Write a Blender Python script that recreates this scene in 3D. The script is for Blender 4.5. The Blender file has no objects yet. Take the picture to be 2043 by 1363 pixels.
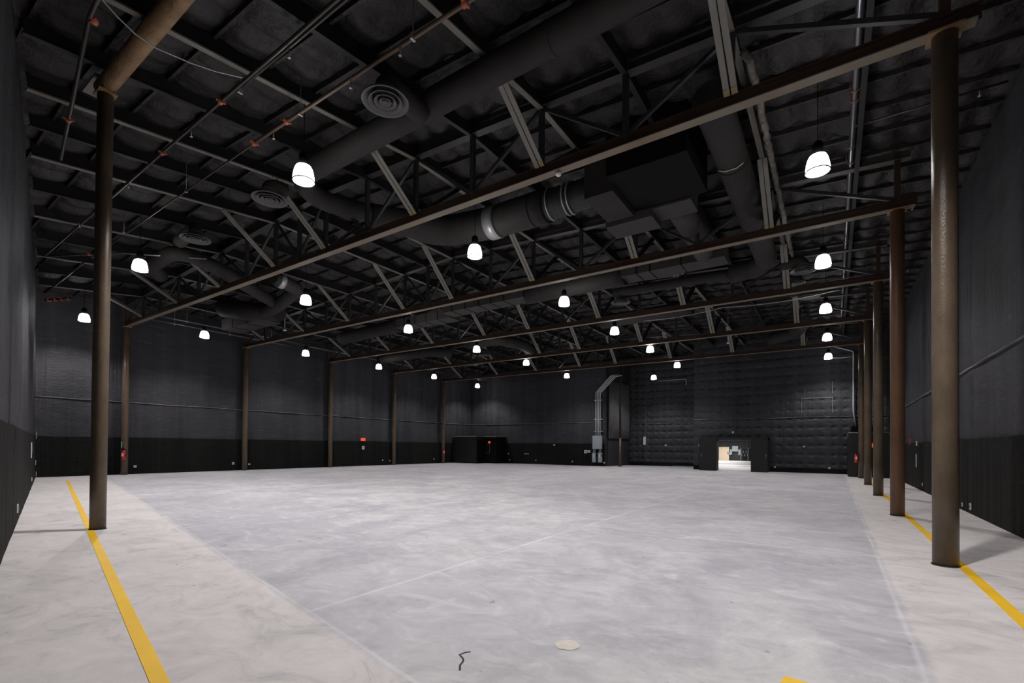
import bpy, math, random
from mathutils import Vector, Matrix, noise
R = math.radians
PI = math.pi
random.seed(7)
SC = bpy.context.scene
COL = SC.collection

# ------------------------------------------------------------------ camera
F_PX, CY_PX, YAW, PITCH, ROLL = 944.12, 879.8, 34.182, 0.662, -0.4835
CAM = Vector((-1.289, -8.834, 1.6))
a, b, r = R(YAW), R(PITCH), R(ROLL)
fw = Vector((-math.sin(a), math.cos(a), 0)); rt = Vector((math.cos(a), math.sin(a), 0)); up = Vector((0, 0, 1))
fw2 = fw*math.cos(b) + up*math.sin(b); up2 = up*math.cos(b) - fw*math.sin(b)
rt3 = rt*math.cos(r) - up2*math.sin(r); up3 = up2*math.cos(r) + rt*math.sin(r)
cd = bpy.data.cameras.new('camera')
cd.sensor_width = 36; cd.sensor_fit = 'HORIZONTAL'
cd.lens = F_PX/2043*36
cd.shift_y = (CY_PX-681.5)/2043
cd.clip_start = 0.05; cd.clip_end = 300
cam = bpy.data.objects.new('camera', cd); COL.objects.link(cam)
M = Matrix((( rt3.x, up3.x, -fw2.x), (rt3.y, up3.y, -fw2.y), (rt3.z, up3.z, -fw2.z))).to_4x4()
M.translation = CAM
cam.matrix_world = M
SC.camera = cam

# ------------------------------------------------------------------ world, exposure
w = bpy.data.worlds.new('world'); SC.world = w; w.use_nodes = True
w.node_tree.nodes['Background'].inputs[0].default_value = (0.5, 0.55, 0.7, 1)
w.node_tree.nodes['Background'].inputs[1].default_value = 0.0
SC.view_settings.view_transform = 'Standard'; SC.view_settings.look = 'None'
SC.view_settings.exposure = 0.0; SC.view_settings.gamma = 1
SC.cycles.use_denoising = True
SC.cycles.max_bounces = 6; SC.cycles.diffuse_bounces = 4
SC.cycles.caustics_reflective = False; SC.cycles.caustics_refractive = False
LAMP_W = 400.0        # watts of each high-bay lamp's downward light
GLOW = 15.0            # emission of the lamps' glowing domes

BAY = 5.938
XL, XR = -31.35, 1.65
YF, YR = 28.15, 32.6
def wall_y(x): return -3.25 - 0.2035*(x + 31.35)      # skewed wall on the left
def crown(x): return 0.052*abs(x + 14.5)
def deck_z(x, y): return 9.80 - 0.90*crown(x) - (0.125*(-y) if y < 0 else 0)

# ------------------------------------------------------------------ materials
def mat(name, col, rough=0.6, metal=0.0, spec=0.5, emit=None, strength=0, noise_amt=0.0, noise_scale=3.0, col2=None,
        bump=0.0, bump_scale=20.0, stretch=(1, 1, 1), detail=6):
    m = bpy.data.materials.new(name); m.use_nodes = True
    nt = m.node_tree; N = nt.nodes; L = nt.links
    bs = N['Principled BSDF']
    bs.inputs['Roughness'].default_value = rough; bs.inputs['Metallic'].default_value = metal
    bs.inputs['Specular IOR Level'].default_value = spec
    bs.inputs['Base Color'].default_value = (*col, 1)
    if emit:
        bs.inputs['Emission Color'].default_value = (*emit, 1); bs.inputs['Emission Strength'].default_value = strength
    if col2 or bump:
        tc = N.new('ShaderNodeTexCoord'); mp = N.new('ShaderNodeMapping'); mp.inputs['Scale'].default_value = stretch
        L.new(tc.outputs['Object'], mp.inputs[0])
    if col2:
        nz = N.new('ShaderNodeTexNoise'); nz.inputs['Scale'].default_value = noise_scale; nz.inputs['Detail'].default_value = detail
        nz.inputs['Roughness'].default_value = 0.65
        L.new(mp.outputs[0], nz.inputs['Vector'])
        cr = N.new('ShaderNodeValToRGB'); cr.color_ramp.elements[0].position = 0.35; cr.color_ramp.elements[1].position = 0.68
        cr.color_ramp.elements[0].color = (*col, 1); cr.color_ramp.elements[1].color = (*col2, 1)
        L.new(nz.outputs[0], cr.inputs[0]); L.new(cr.outputs[0], bs.inputs['Base Color'])
    if bump:
        nb = N.new('ShaderNodeTexNoise'); nb.inputs['Scale'].default_value = bump_scale; nb.inputs['Detail'].default_value = 8
        L.new(mp.outputs[0], nb.inputs['Vector'])
        bp = N.new('ShaderNodeBump'); bp.inputs['Strength'].default_value = bump; bp.inputs['Distance'].default_value = 0.05
        L.new(nb.outputs[0], bp.inputs['Height']); L.new(bp.outputs[0], bs.inputs['Normal'])
    return m

MAT = {
 'brown': mat('brown_painted_steel', (0.088, 0.064, 0.042), 0.36, 0.1, 0.5, col2=(0.150, 0.108, 0.070), noise_scale=2.5, bump=0.15, bump_scale=60, stretch=(1, 1, .5)),
 'rustbrown': mat('rust_brown_painted_steel', (0.13, 0.068, 0.036), 0.4, 0.1, 0.5, col2=(0.20, 0.11, 0.06), noise_scale=1.5, bump=0.15, bump_scale=60, stretch=(1, 1, .5)),
 'tan': mat('tan_brown_steel', (0.19, 0.115, 0.055), 0.55, 0.0, 0.4, col2=(0.33, 0.21, 0.105), noise_scale=3, bump=0.3, bump_scale=30),
 'flange': mat('grey_brown_primer', (0.235, 0.21, 0.165), 0.6, 0, 0.4, col2=(0.19, 0.135, 0.085), noise_scale=0.55),
 'web': mat('dark_red_brown_primer', (0.035, 0.018, 0.012), 0.6, 0, 0.3, col2=(0.055, 0.030, 0.02), noise_scale=1.2),
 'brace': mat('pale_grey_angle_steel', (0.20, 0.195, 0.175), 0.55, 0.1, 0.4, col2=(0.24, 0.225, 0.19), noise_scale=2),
 'braceshade': mat('shade_toned_angle_steel', (0.05, 0.047, 0.045), 0.55, 0.1, 0.4, col2=(0.075, 0.068, 0.062), noise_scale=2),  # darker copy of the brace steel; shade on far-side kickers put into its colour
 'bracefoot': mat('yellowed_weld_steel', (0.30, 0.24, 0.12), 0.6, 0, 0.4),
 'blackst': mat('black_painted_steel', (0.022, 0.021, 0.021), 0.55, 0, 0.35, col2=(0.036, 0.034, 0.034), noise_scale=2),
 'joist': mat('black_painted_joist', (0.016, 0.015, 0.015), 0.6, 0, 0.3),
 'joistf': mat('grey_joist_flange', (0.19, 0.185, 0.165), 0.55, 0, 0.4, col2=(0.14, 0.125, 0.095), noise_scale=1.2),
 'topf': mat('grey_top_chord', (0.065, 0.06, 0.055), 0.55, 0, 0.4, col2=(0.04, 0.035, 0.03), noise_scale=1.2),
 'duct': mat('black_insulated_duct', (0.023, 0.022, 0.020), 0.75, 0, 0.3, col2=(0.034, 0.032, 0.029), noise_scale=2, bump=0.25, bump_scale=25),
 'ductbox': mat('dull_grey_duct_lining', (0.060, 0.058, 0.054), 0.75, 0, 0.25, col2=(0.045, 0.044, 0.041), noise_scale=2),
 'diff': mat('grey_diffuser_metal', (0.10, 0.10, 0.095), 0.5, 0.1, 0.4),
 'strap': mat('silver_clamp', (0.45, 0.45, 0.45), 0.45, 0.5, 0.5),
 'pipe': mat('dark_sprinkler_pipe', (0.05, 0.045, 0.042), 0.35, 0.5, 0.5, col2=(0.08, 0.07, 0.06), noise_scale=1.5),
 'rustpipe': mat('rusty_brown_pipe', (0.15, 0.10, 0.065), 0.5, 0.1, 0.5, col2=(0.08, 0.06, 0.045), noise_scale=1.5),
 'fitting': mat('orange_red_coupling', (0.45, 0.12, 0.06), 0.5),
 'chromepipe': mat('grey_galvanised_conduit', (0.20, 0.20, 0.22), 0.28, 0.75, 0.5),
 'conduit': mat('pale_grey_conduit', (0.62, 0.66, 0.68), 0.45, 0.3, 0.5),
 'panel': mat('blue_grey_enclosure', (0.36, 0.42, 0.46), 0.5, 0, 0.5),
 'white': mat('white_plastic', (0.75, 0.75, 0.75), 0.5),
 'red': mat('glossy_red_paint', (0.6, 0.03, 0.03), 0.3),
 'redsign': mat('red_sign_face', (0.7, 0.10, 0.05), 0.5, emit=(1.0, 0.12, 0.05), strength=0.5),
 'signwhite': mat('pale_sign_face', (0.8, 0.8, 0.8), 0.5),
 'cable': mat('pale_cable', (0.50, 0.50, 0.48), 0.5),
 'dirty': mat('dirty_flaking_wrap', (0.20, 0.18, 0.15), 0.8, col2=(0.05, 0.045, 0.04), noise_scale=5, bump=0.6, bump_scale=14),
 'flex': mat('black_flexible_duct', (0.02, 0.02, 0.02), 0.6),
 'foil': mat('grey_foil_collar', (0.32, 0.32, 0.32), 0.4, 0.4, 0.5),
 'vest': mat('black_vestibule_board', (0.009, 0.009, 0.009), 0.5, col2=(0.017, 0.017, 0.016), noise_scale=2.0, bump=0.3, bump_scale=5, stretch=(1, 1, 3)),
 'doorblack': mat('black_door_panel', (0.010, 0.010, 0.009), 0.55),
 'trim': mat('grey_edge_trim', (0.22, 0.22, 0.22), 0.5),
 'yellow': mat('yellow_floor_paint', (0.95, 0.58, 0.02), 0.5, col2=(0.86, 0.50, 0.02), noise_scale=1.5),
 'beige': mat('pale_birch_door', (0.86, 0.70, 0.52), 0.5),
 'curtain': mat('grey_corrugated_metal', (0.13, 0.13, 0.13), 0.45, 0.1, 0.4, col2=(0.17, 0.165, 0.165), noise_scale=1.0),
 'dark': mat('near_black', (0.006, 0.006, 0.006), 0.7, 0, 0.1),
 'rust': mat('rusty_ring', (0.35, 0.12, 0.05), 0.6),
 'greentag': mat('green_label', (0.15, 0.5, 0.3), 0.5),
 'brownline': mat('olive_steel_post', (0.12, 0.085, 0.045), 0.5),
}
def dome_mat():
    m = bpy.data.materials.new('glowing_acrylic_dome'); m.use_nodes = True
    bs = m.node_tree.nodes['Principled BSDF']
    bs.inputs['Base Color'].default_value = (.9, .9, .9, 1)
    bs.inputs['Emission Color'].default_value = (1.0, 0.975, 1.0, 1); bs.inputs['Emission Strength'].default_value = GLOW
    return m
MAT['dome'] = dome_mat()

def wall_mat(name, base, hi, horiz='X', tuft=False, rough=0.55, spec=0.35):
    """black quilted insulation blanket: fine horizontal weave, soft vertical folds, scuffs"""
    m = bpy.data.materials.new(name); m.use_nodes = True
    nt = m.node_tree; N = nt.nodes; L = nt.links; bs = N['Principled BSDF']
    bs.inputs['Roughness'].default_value = rough; bs.inputs['Specular IOR Level'].default_value = spec
    tc = N.new('ShaderNodeTexCoord')
    mp = N.new('ShaderNodeMapping'); L.new(tc.outputs['Object'], mp.inputs[0])
    mp.inputs['Scale'].default_value = (0.5, 0.5, 5.0)
    n1 = N.new('ShaderNodeTexNoise'); n1.inputs['Scale'].default_value = 1.6; n1.inputs['Detail'].default_value = 10; n1.inputs['Roughness'].default_value = .7
    L.new(mp.outputs[0], n1.inputs['Vector'])
    mp2 = N.new('ShaderNodeMapping'); L.new(tc.outputs['Object'], mp2.inputs[0]); mp2.inputs['Scale'].default_value = (1.4, 1.4, 0.06)
    n2 = N.new('ShaderNodeTexNoise'); n2.inputs['Scale'].default_value = 1.2; n2.inputs['Detail'].default_value = 5
    L.new(mp2.outputs[0], n2.inputs['Vector'])
    mx = N.new('ShaderNodeMath'); mx.operation = 'ADD'; L.new(n1.outputs[0], mx.inputs[0]); L.new(n2.outputs[0], mx.inputs[1])
    cr = N.new('ShaderNodeValToRGB'); cr.color_ramp.elements[0].position = 0.38; cr.color_ramp.elements[1].position = 0.66
    cr.color_ramp.elements[0].color = (*base, 1); cr.color_ramp.elements[1].color = (*hi, 1)
    hf = N.new('ShaderNodeMath'); hf.operation = 'MULTIPLY'; hf.inputs[1].default_value = .5
    L.new(mx.outputs[0], hf.inputs[0]); L.new(hf.outputs[0], cr.inputs[0])
    mp4 = N.new('ShaderNodeMapping'); L.new(tc.outputs['Object'], mp4.inputs[0]); mp4.inputs['Scale'].default_value = (.55, .55, 7.0)
    n4 = N.new('ShaderNodeTexNoise'); n4.inputs['Scale'].default_value = 1.7; n4.inputs['Detail'].default_value = 4
    L.new(mp4.outputs[0], n4.inputs['Vector'])
    c4 = N.new('ShaderNodeValToRGB'); c4.color_ramp.elements[0].position = .66; c4.color_ramp.elements[1].position = .74
    c4.color_ramp.elements[1].color = (.55, .55, .55, 1)
    L.new(n4.outputs[0], c4.inputs[0])
    mc = N.new('ShaderNodeMix'); mc.data_type = 'RGBA'; L.new(c4.outputs[0], mc.inputs[0]); L.new(cr.outputs[0], mc.inputs[6])
    mc.inputs[7].default_value = (hi[0]*2.6, hi[1]*2.6, hi[2]*2.6, 1); L.new(mc.outputs[2], bs.inputs['Base Color'])
    mp3 = N.new('ShaderNodeMapping'); L.new(tc.outputs['Object'], mp3.inputs[0]); mp3.inputs['Scale'].default_value = (1.6, 1.6, 4.5)
    n3 = N.new('ShaderNodeTexNoise'); n3.inputs['Scale'].default_value = 4.5; n3.inputs['Detail'].default_value = 9; n3.inputs['Roughness'].default_value = .62
    L.new(mp3.outputs[0], n3.inputs['Vector'])
    b1 = N.new('ShaderNodeBump'); b1.inputs['Strength'].default_value = .8; b1.inputs['Distance'].default_value = .045; L.new(n3.outputs[0], b1.inputs['Height'])
    b2 = N.new('ShaderNodeBump'); b2.inputs['Strength'].default_value = .8; b2.inputs['Distance'].default_value = .2; L.new(n2.outputs[0], b2.inputs['Height'])
    L.new(b1.outputs[0], b2.inputs['Normal']); L.new(b2.outputs[0], bs.inputs['Normal'])
    return m
MAT['wall'] = wall_mat('black_insulation_blanket', (0.024, 0.024, 0.027), (0.050, 0.049, 0.055))
MAT['wall_low'] = wall_mat('black_lower_blanket', (0.006, 0.0065, 0.006), (0.015, 0.0155, 0.0135), spec=.12, rough=.7)
MAT['ceil'] = wall_mat('black_roof_blanket', (0.016, 0.015, 0.0138), (0.035, 0.032, 0.029), rough=.5)
MAT['tuft'] = wall_mat('black_tufted_blanket', (0.026, 0.026, 0.029), (0.052, 0.051, 0.058), rough=.42)
MAT['seam'] = mat('pale_seam_tape', (0.30, 0.30, 0.31), 0.5, col2=(0.06, 0.06, 0.063), noise_scale=1.2)

def floor_mat():
    m = bpy.data.materials.new('worn_concrete'); m.use_nodes = True
    nt = m.node_tree; N = nt.nodes; L = nt.links; bs = N['Principled BSDF']
    tc = N.new('ShaderNodeTexCoord')
    def math_(op, x, y=None, clamp=False):
        n = N.new('ShaderNodeMath'); n.operation = op; n.use_clamp = clamp
        for i, v in enumerate((x, y)):
            if v is None: continue
            if isinstance(v, (int, float)): n.inputs[i].default_value = v
            else: L.new(v, n.inputs[i])
        return n.outputs[0]
    def nz(scale, detail=6, rough=.6, st=(1, 1, 1), off=(0, 0, 0), rot=0, dist=0):
        mp = N.new('ShaderNodeMapping'); mp.inputs['Scale'].default_value = st; mp.inputs['Location'].default_value = off
        mp.inputs['Rotation'].default_value = (0, 0, rot)
        L.new(tc.outputs['Object'], mp.inputs[0])
        n = N.new('ShaderNodeTexNoise'); n.inputs['Scale'].default_value = scale; n.inputs['Detail'].default_value = detail
        n.inputs['Roughness'].default_value = rough; n.inputs['Distortion'].default_value = dist
        L.new(mp.outputs[0], n.inputs['Vector']); return n.outputs[0]
    def ramp(v, stops):
        c = N.new('ShaderNodeValToRGB'); e = c.color_ramp.elements
        while len(e) < len(stops): e.new(.5)
        for el, (p, cc) in zip(e, stops): el.position = p; el.color = (*cc, 1) if len(cc) == 3 else cc
        L.new(v, c.inputs[0]); return c.outputs[0]
    def mixc(f, x, y):
        n = N.new('ShaderNodeMix'); n.data_type = 'RGBA'
        for s, v in ((0, f), (6, x), (7, y)):
            if isinstance(v, (int, float)): n.inputs[s].default_value = v
            elif isinstance(v, tuple): n.inputs[s].default_value = (*v, 1)
            else: L.new(v, n.inputs[s])
        return n.outputs[2]
    sx = N.new('ShaderNodeSeparateXYZ'); L.new(tc.outputs['Object'], sx.inputs[0]); X, Y = sx.outputs[0], sx.outputs[1]
    big = nz(0.16, 5, .6, off=(3, 1, 0), dist=.8)
    mid = nz(0.7, 8, .68, st=(1, .7, 1), dist=.6)
    fine = nz(5.0, 8, .7)
    # worn blue-grey main slab
    main = ramp(big, [(0.36, (0.445, 0.437, 0.462)), (0.50, (0.515, 0.506, 0.520)), (0.64, (0.595, 0.578, 0.570))])
    main = mixc(ramp(mid, [(0.36, (1, 1, 1)), (0.56, (0, 0, 0))]), main, (0.39, 0.385, 0.41))
    # perimeter slab, warmer and cleaner
    per = ramp(mid, [(0.3, (0.58, 0.545, 0.525)), (0.7, (0.69, 0.65, 0.625))])
    wob = math_('MULTIPLY', math_('SUBTRACT', mid, .5), .18)
    edgeL = math_('ADD', math_('ADD', Y, math_('MULTIPLY', X, .207)), 7.28)       # 0 on the skewed joint
    edgeLw = math_('ADD', edgeL, wob)
    mL = math_('MULTIPLY', edgeLw, -14, True)
    mR = math_('MULTIPLY', math_('ADD', math_('ADD', X, .75), wob), 14, True)
    mask = math_('MAXIMUM', mL, mR)
    colr = mixc(mask, main, per)
    # pale joints
    def line(v, wdt): return math_('SUBTRACT', 1, math_('DIVIDE', math_('ABSOLUTE', v), wdt), True)
    wj = math_('MULTIPLY', math_('SUBTRACT', nz(1.2, 3), .5), .05)
    jx = line(math_('ADD', math_('ADD', X, 5.45), wj), .035)
    jx = math_('MAXIMUM', jx, line(math_('ADD', math_('ADD', X, 17.6), wj), .06))
    jx = math_('MAXIMUM', jx, line(math_('ADD', math_('ADD', X, 11.5), wj), .05))
    jy = math_('MAXIMUM', line(math_('ADD', math_('ADD', Y, -.05), wj), .035), line(math_('ADD', math_('ADD', Y, -12.3), wj), .09))
    jy = math_('MAXIMUM', jy, line(math_('ADD', math_('ADD', Y, -6.0), wj), .06))
    jy = math_('MAXIMUM', jy, line(math_('ADD', math_('ADD', Y, -18.3), wj), .12))
    jn = math_('MULTIPLY', math_('MAXIMUM', jx, jy), math_('SUBTRACT', 1, mask))
    jp = math_('MAXIMUM', line(math_('ADD', edgeL, wj), .03), line(math_('ADD', math_('ADD', X, .75), wj), .035))
    jn = math_('MAXIMUM', math_('MULTIPLY', jn, .65), math_('MULTIPLY', jp, .5))
    brk = ramp(nz(.5, 3, off=(9, 2, 0)), [(0.38, (0.15,)*3), (0.58, (1, 1, 1))])
    # blotches, trowel streaks, grain and small spots
    blot = nz(1.9, 10, .72, st=(.8, 1.2, 1), off=(2, 5, 0), dist=1.2)
    colr = mixc(math_('MULTIPLY', math_('SUBTRACT', .50, blot, True), 3.0, True), colr, (0.33, 0.325, 0.335))
    colr = mixc(math_('MULTIPLY', math_('SUBTRACT', blot, .53, True), 2.6, True), colr, (0.80, 0.775, 0.76))
    strk = nz(1.1, 8, .7, st=(3.5, .6, 1), rot=.7, off=(1, 9, 0))
    colr = mixc(math_('MULTIPLY', math_('SUBTRACT', strk, .55, True), 1.6, True), colr, (0.40, 0.39, 0.405))
    colr = mixc(math_('MULTIPLY', math_('SUBTRACT', fine, .4, True), .45), colr, (0.78, 0.76, 0.74))
    colr = mixc(math_('MULTIPLY', jn, brk), colr, (0.80, 0.77, 0.77))
    spots = ramp(nz(2.3, 2, .5, off=(5, 7, 0)), [(0.70, (0, 0, 0)), (0.76, (1, 1, 1))])
    colr = mixc(math_('MULTIPLY', spots, .5), colr, (0.70, 0.69, 0.66))
    dsp = ramp(nz(3.4, 2, .5, off=(15, 3, 0)), [(0.735, (0, 0, 0)), (0.75, (1, 1, 1))])
    colr = mixc(math_('MULTIPLY', dsp, .55), colr, (0.22, 0.20, 0.18))
    # sweeping tyre marks
    def arc(cx, cy, rad, wd, y0, y1, amt, colr):
        dx = math_('ADD', X, -cx); dy = math_('ADD', Y, -cy)
        d = math_('SQRT', math_('ADD', math_('MULTIPLY', dx, dx), math_('MULTIPLY', dy, dy)))
        l = line(math_('ADD', d, -rad), wd)
        gate = math_('MULTIPLY', math_('GREATER_THAN', Y, y0), math_('LESS_THAN', Y, y1))
        br = ramp(nz(1.3, 6, .7, off=(cx, cy, 0)), [(0.40, (0, 0, 0)), (0.62, (1, 1, 1))])
        return mixc(math_('MULTIPLY', math_('MULTIPLY', l, gate), math_('MULTIPLY', br, amt)), colr, (0.30, 0.29, 0.31))
    colr = arc(-3.0, 2.0, 5.6, .16, -8, 1.2, .4, colr)
    colr = arc(-3.0, 2.0, 5.15, .14, -8, .6, .3, colr)
    colr = arc(-10.5, 4.0, 6.0, .16, -8, 3.0, .35, colr)
    colr = arc(-5.5, 9.0, 4.2, .2, 0, 9.0, .3, colr)
    L.new(colr, bs.inputs['Base Color'])
    rr = ramp(mid, [(0.3, (.62,)*3), (0.7, (.8,)*3)]); L.new(rr, bs.inputs['Roughness'])
    bs.inputs['Specular IOR Level'].default_value = .18
    bp = N.new('ShaderNodeBump'); bp.inputs['Strength'].default_value = .12; bp.inputs['Distance'].default_value = .01
    L.new(nz(14, 8, .7), bp.inputs['Height']); L.new(bp.outputs[0], bs.inputs['Normal'])
    return m
MAT['floor'] = floor_mat()

# ------------------------------------------------------------------ mesh building
class MB:
    def __init__(s): s.v = []; s.f = []; s.sm = []; s.mi = []; s.cur = 0
    def quad(s, idx, smooth=False): s.f.append(idx); s.sm.append(smooth); s.mi.append(s.cur)
    def box(s, x0, y0, z0, x1, y1, z1):
        n = len(s.v)
        s.v += [(x, y, z) for z in (z0, z1) for y in (y0, y1) for x in (x0, x1)]
        for q in ((0, 2, 3, 1), (4, 5, 7, 6), (0, 1, 5, 4), (2, 6, 7, 3), (0, 4, 6, 2), (1, 3, 7, 5)): s.quad([n+i for i in q])
        return s
    def bar(s, p, q, w, h, upv=(0, 0, 1)):
        p, q = Vector(p), Vector(q); d = (q-p).normalized(); u = Vector(upv)
        sd = d.cross(u)
        if sd.length < 1e-4: sd = d.cross(Vector((1, 0, 0)))
        sd.normalize(); u = sd.cross(d).normalized()
        n = len(s.v)
        for c in (p, q):
            for (i, j) in ((-1, -1), (1, -1), (1, 1), (-1, 1)): s.v.append(tuple(c + sd*(i*w/2) + u*(j*h/2)))
        for k in range(4): s.quad([n+k, n+(k+1) % 4, n+4+(k+1) % 4, n+4+k])
        s.quad([n+3, n+2, n+1, n]); s.quad([n+4, n+5, n+6, n+7])
        return s
    def tube(s, pts, rad, seg=16, caps=True, rads=None):
        pts = [Vector(p) for p in pts]; n0 = len(s.v); m = len(pts)
        prev = None
        for i, p in enumerate(pts):
            d = (pts[min(i+1, m-1)] - pts[max(i-1, 0)]).normalized()
            if prev is None:
                u = Vector((0, 0, 1)) if abs(d.z) < .9 else Vector((1, 0, 0))
                sd = d.cross(u).normalized()
            else: sd = (prev - d*prev.dot(d)).normalized()
            prev = sd; u = sd.cross(d)
            rr = rads[i] if rads else rad
            for k in range(seg):
                t = 2*PI*k/seg; s.v.append(tuple(p + sd*math.cos(t)*rr + u*math.sin(t)*rr))
        for i in range(m-1):
            for k in range(seg):
                A = n0+i*seg+k; B = n0+i*seg+(k+1) % seg
                s.quad([A, B, B+seg, A+seg], True)
        if caps:
            s.quad([n0+k for k in range(seg)][::-1]); s.quad([n0+(m-1)*seg+k for k in range(seg)])
        return s
    def lathe(s, prof, origin=(0, 0, 0), seg=24, smooth=True):
        n0 = len(s.v); o = Vector(origin)
        for (rr, z) in prof:
            for k in range(seg):
                t = 2*PI*k/seg; s.v.append((o.x+rr*math.cos(t), o.y+rr*math.sin(t), o.z+z))
        for i in range(len(prof)-1):
            for k in range(seg):
                A = n0+i*seg+k; B = n0+i*seg+(k+1) % seg
                s.quad([A, B, B+seg, A+seg], smooth)
        return s
    def build(s, name, m, parent=None):
        me = bpy.data.meshes.new(name); me.from_pydata(s.v, [], s.f)
        me.polygons.foreach_set('use_smooth', s.sm)
        for mm in (m if isinstance(m, (list, tuple)) else [m]): me.materials.append(MAT[mm])
        me.polygons.foreach_set('material_index', s.mi)
        me.update()
        o = bpy.data.objects.new(name, me); COL.objects.link(o)
        if parent: o.parent = parent
        return o

def tag(o, label, cat, group=None):
    o['label'] = label; o['category'] = cat
    if group: o['group'] = group
    return o
def struct(o): o['kind'] = 'structure'; return o
def empty(name, loc, label, cat, group=None, rz=0):
    o = bpy.data.objects.new(name, None); COL.objects.link(o); o.location = loc; o.rotation_euler = (0, 0, rz)
    o.empty_display_size = .2
    return tag(o, label, cat, group)
def copy_tree(o, parent=None):
    c = o.copy(); COL.objects.link(c)
    if parent: c.parent = parent
    for ch in list(o.children): copy_tree(ch, c)
    return c
def arcpts(p0, corner, p1, rad, n=8):
    """points of a fillet at corner between p0 and p1"""
    p0, c, p1 = Vector(p0), Vector(corner), Vector(p1)
    a_ = (p0-c).normalized(); b_ = (p1-c).normalized()
    ang = a_.angle(b_); t = rad/math.tan(ang/2)
    s0 = c+a_*t; s1 = c+b_*t
    cen = c + (a_+b_).normalized()*(rad/math.sin(ang/2))
    out = []
    for i in range(n+1):
        f_ = i/n; v0 = (s0-cen); v1 = (s1-cen); th = v0.angle(v1)
        out.append(cen + (v0*math.sin((1-f_)*th) + v1*math.sin(f_*th))/math.sin(th))
    return out
def path(pts, rad, n=8):
    out = [Vector(pts[0])]
    for i in range(1, len(pts)-1):
        rr = rad[i-1] if isinstance(rad, (list, tuple)) else rad
        out += arcpts(pts[i-1], pts[i], pts[i+1], rr, n)
    out.append(Vector(pts[-1])); return out
def dens(pts, step=.35):
    out = [Vector(pts[0])]
    for p, q in zip(pts, pts[1:]):
        p, q = Vector(p), Vector(q); k = max(1, int((q-p).length/step))
        out += [p+(q-p)*(i+1)/k for i in range(k)]
    return out

# ------------------------------------------------------------------ the setting
fl = MB()
fl.box(-34, -11, -.2, 3, 60.5, 0)
struct(fl.build('floor', 'floor'))

def grid_wall(name, p0, p1, z0, ztop, m, disp=None, step=.16, nrm=None, holes=None, zdisp=None):
    """a wall from p0 to p1 (xy), ztop(x,y) its top; disp(u, z) pushes it along its inward normal"""
    p0, p1 = Vector((*p0, 0)), Vector((*p1, 0)); Ln = (p1-p0).length; d = (p1-p0)/Ln
    n = Vector((-d.y, d.x, 0))
    if nrm and n.dot(Vector((*nrm, 0))) < 0: n = -n
    nu = max(2, int(Ln/step)); mb = MB()
    zt0 = ztop(*(p0.xy)); nz_ = max(2, int((zt0-z0)/step))
    for j in range(nz_+1):
        for i in range(nu+1):
            u = Ln*i/nu; p = p0+d*u; zt = ztop(p.x, p.y); z = z0+(zt-z0)*j/nz_
            k = disp(u, z) if disp else 0
            q = p+n*k; mb.v.append((q.x, q.y, z))
    for j in range(nz_):
        for i in range(nu):
            A = j*(nu+1)+i
            if holes:
                u = Ln*(i+.5)/nu; zc = (mb.v[A][2]+mb.v[A+nu+1][2])/2
                if any(h[0] < u < h[1] and h[2] < zc < h[3] for h in holes): continue
            mb.quad([A, A+1, A+nu+2, A+nu+1], True)
    # body behind
    N0 = len(mb.v); bk = -n*.25
    if not holes:
        for j in (0, 1):
            for p in (p0, p1):
                q = p+bk; mb.v.append((q.x, q.y, z0 if j == 0 else ztop(p.x, p.y)))
        mb.quad([N0, N0+2, N0+3, N0+1])
        zt = nz_*(nu+1)
        mb.quad([zt, zt+nu, N0+3, N0+2]); mb.quad([0, N0, N0+1, nu]); mb.quad([0, zt, N0+2, N0]); mb.quad([nu, N0+1, N0+3, zt+nu])
    return struct(mb.build(name, m))
def nz3(x, y, z): return noise.noise(Vector((x, y, z)))
def soft(u, z, seed=0.0):
    return .035*nz3(u*.45+seed, z*.12, seed) + .018*nz3(u*1.5+seed, z*1.9, 3+seed)
def tuft(u, z, du=.62, dz=.52, amp=.055, seed=0.0):
    z2 = z + .04*nz3(u*.4, z*.5, seed); u2 = u + .06*nz3(u*.7, z*.7, seed+4)
    pu = (u2/du-round(u2/du))*du; pz = (z2/dz-round(z2/dz))*dz
    pit = math.exp(-(pu*pu/.018+pz*pz/.005))
    return amp*.45*(abs(math.sin(PI*z2/dz))**.4) - amp*1.5*pit + .018*nz3(u*1.4, z*2.4, seed)
dz0 = lambda x, y: deck_z(x, y)+.02
Ys = wall_y(XR)
grid_wall('wall_left', (XL, wall_y(XL)), (XR, Ys), 0, dz0, 'wall', lambda u, z: soft(u, z, 1)+.05*abs(nz3(u*.9, 0, 5)), nrm=(0, 1))
grid_wall('wall_back_left', (XL, wall_y(XL)), (XL, YF), 0, dz0, 'wall', lambda u, z: soft(u, z, 2), nrm=(1, 0))
grid_wall('wall_right', (XR, Ys), (XR, YF), 0, dz0, 'wall', lambda u, z: soft(u, z, 3)+.02*nz3(u*.5, z*2.5, 9), nrm=(-1, 0), step=.14)
grid_wall('wall_far', (XL, YF), (-17.0, YF), 0, dz0, 'wall', lambda u, z: soft(u, z, 4), nrm=(0, -1))
grid_wall('wall_recess_left', (-17.0, YF), (-16.6, YR), 0, dz0, 'wall', lambda u, z: soft(u, z, 5), nrm=(1, 0))
grid_wall('wall_recess_far', (-16.6, YR), (-9.95, YR), 0, dz0, 'tuft', lambda u, z: tuft(u, z, .62, .60, .075, 1), nrm=(0, -1), step=.07)
grid_wall('wall_recess_right', (-9.95, YF), (-9.95, YR), 0, dz0, 'wall', None, nrm=(-1, 0), step=.5)
DX0, DX1, DZ = -8.30, -6.05, 2.28
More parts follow.
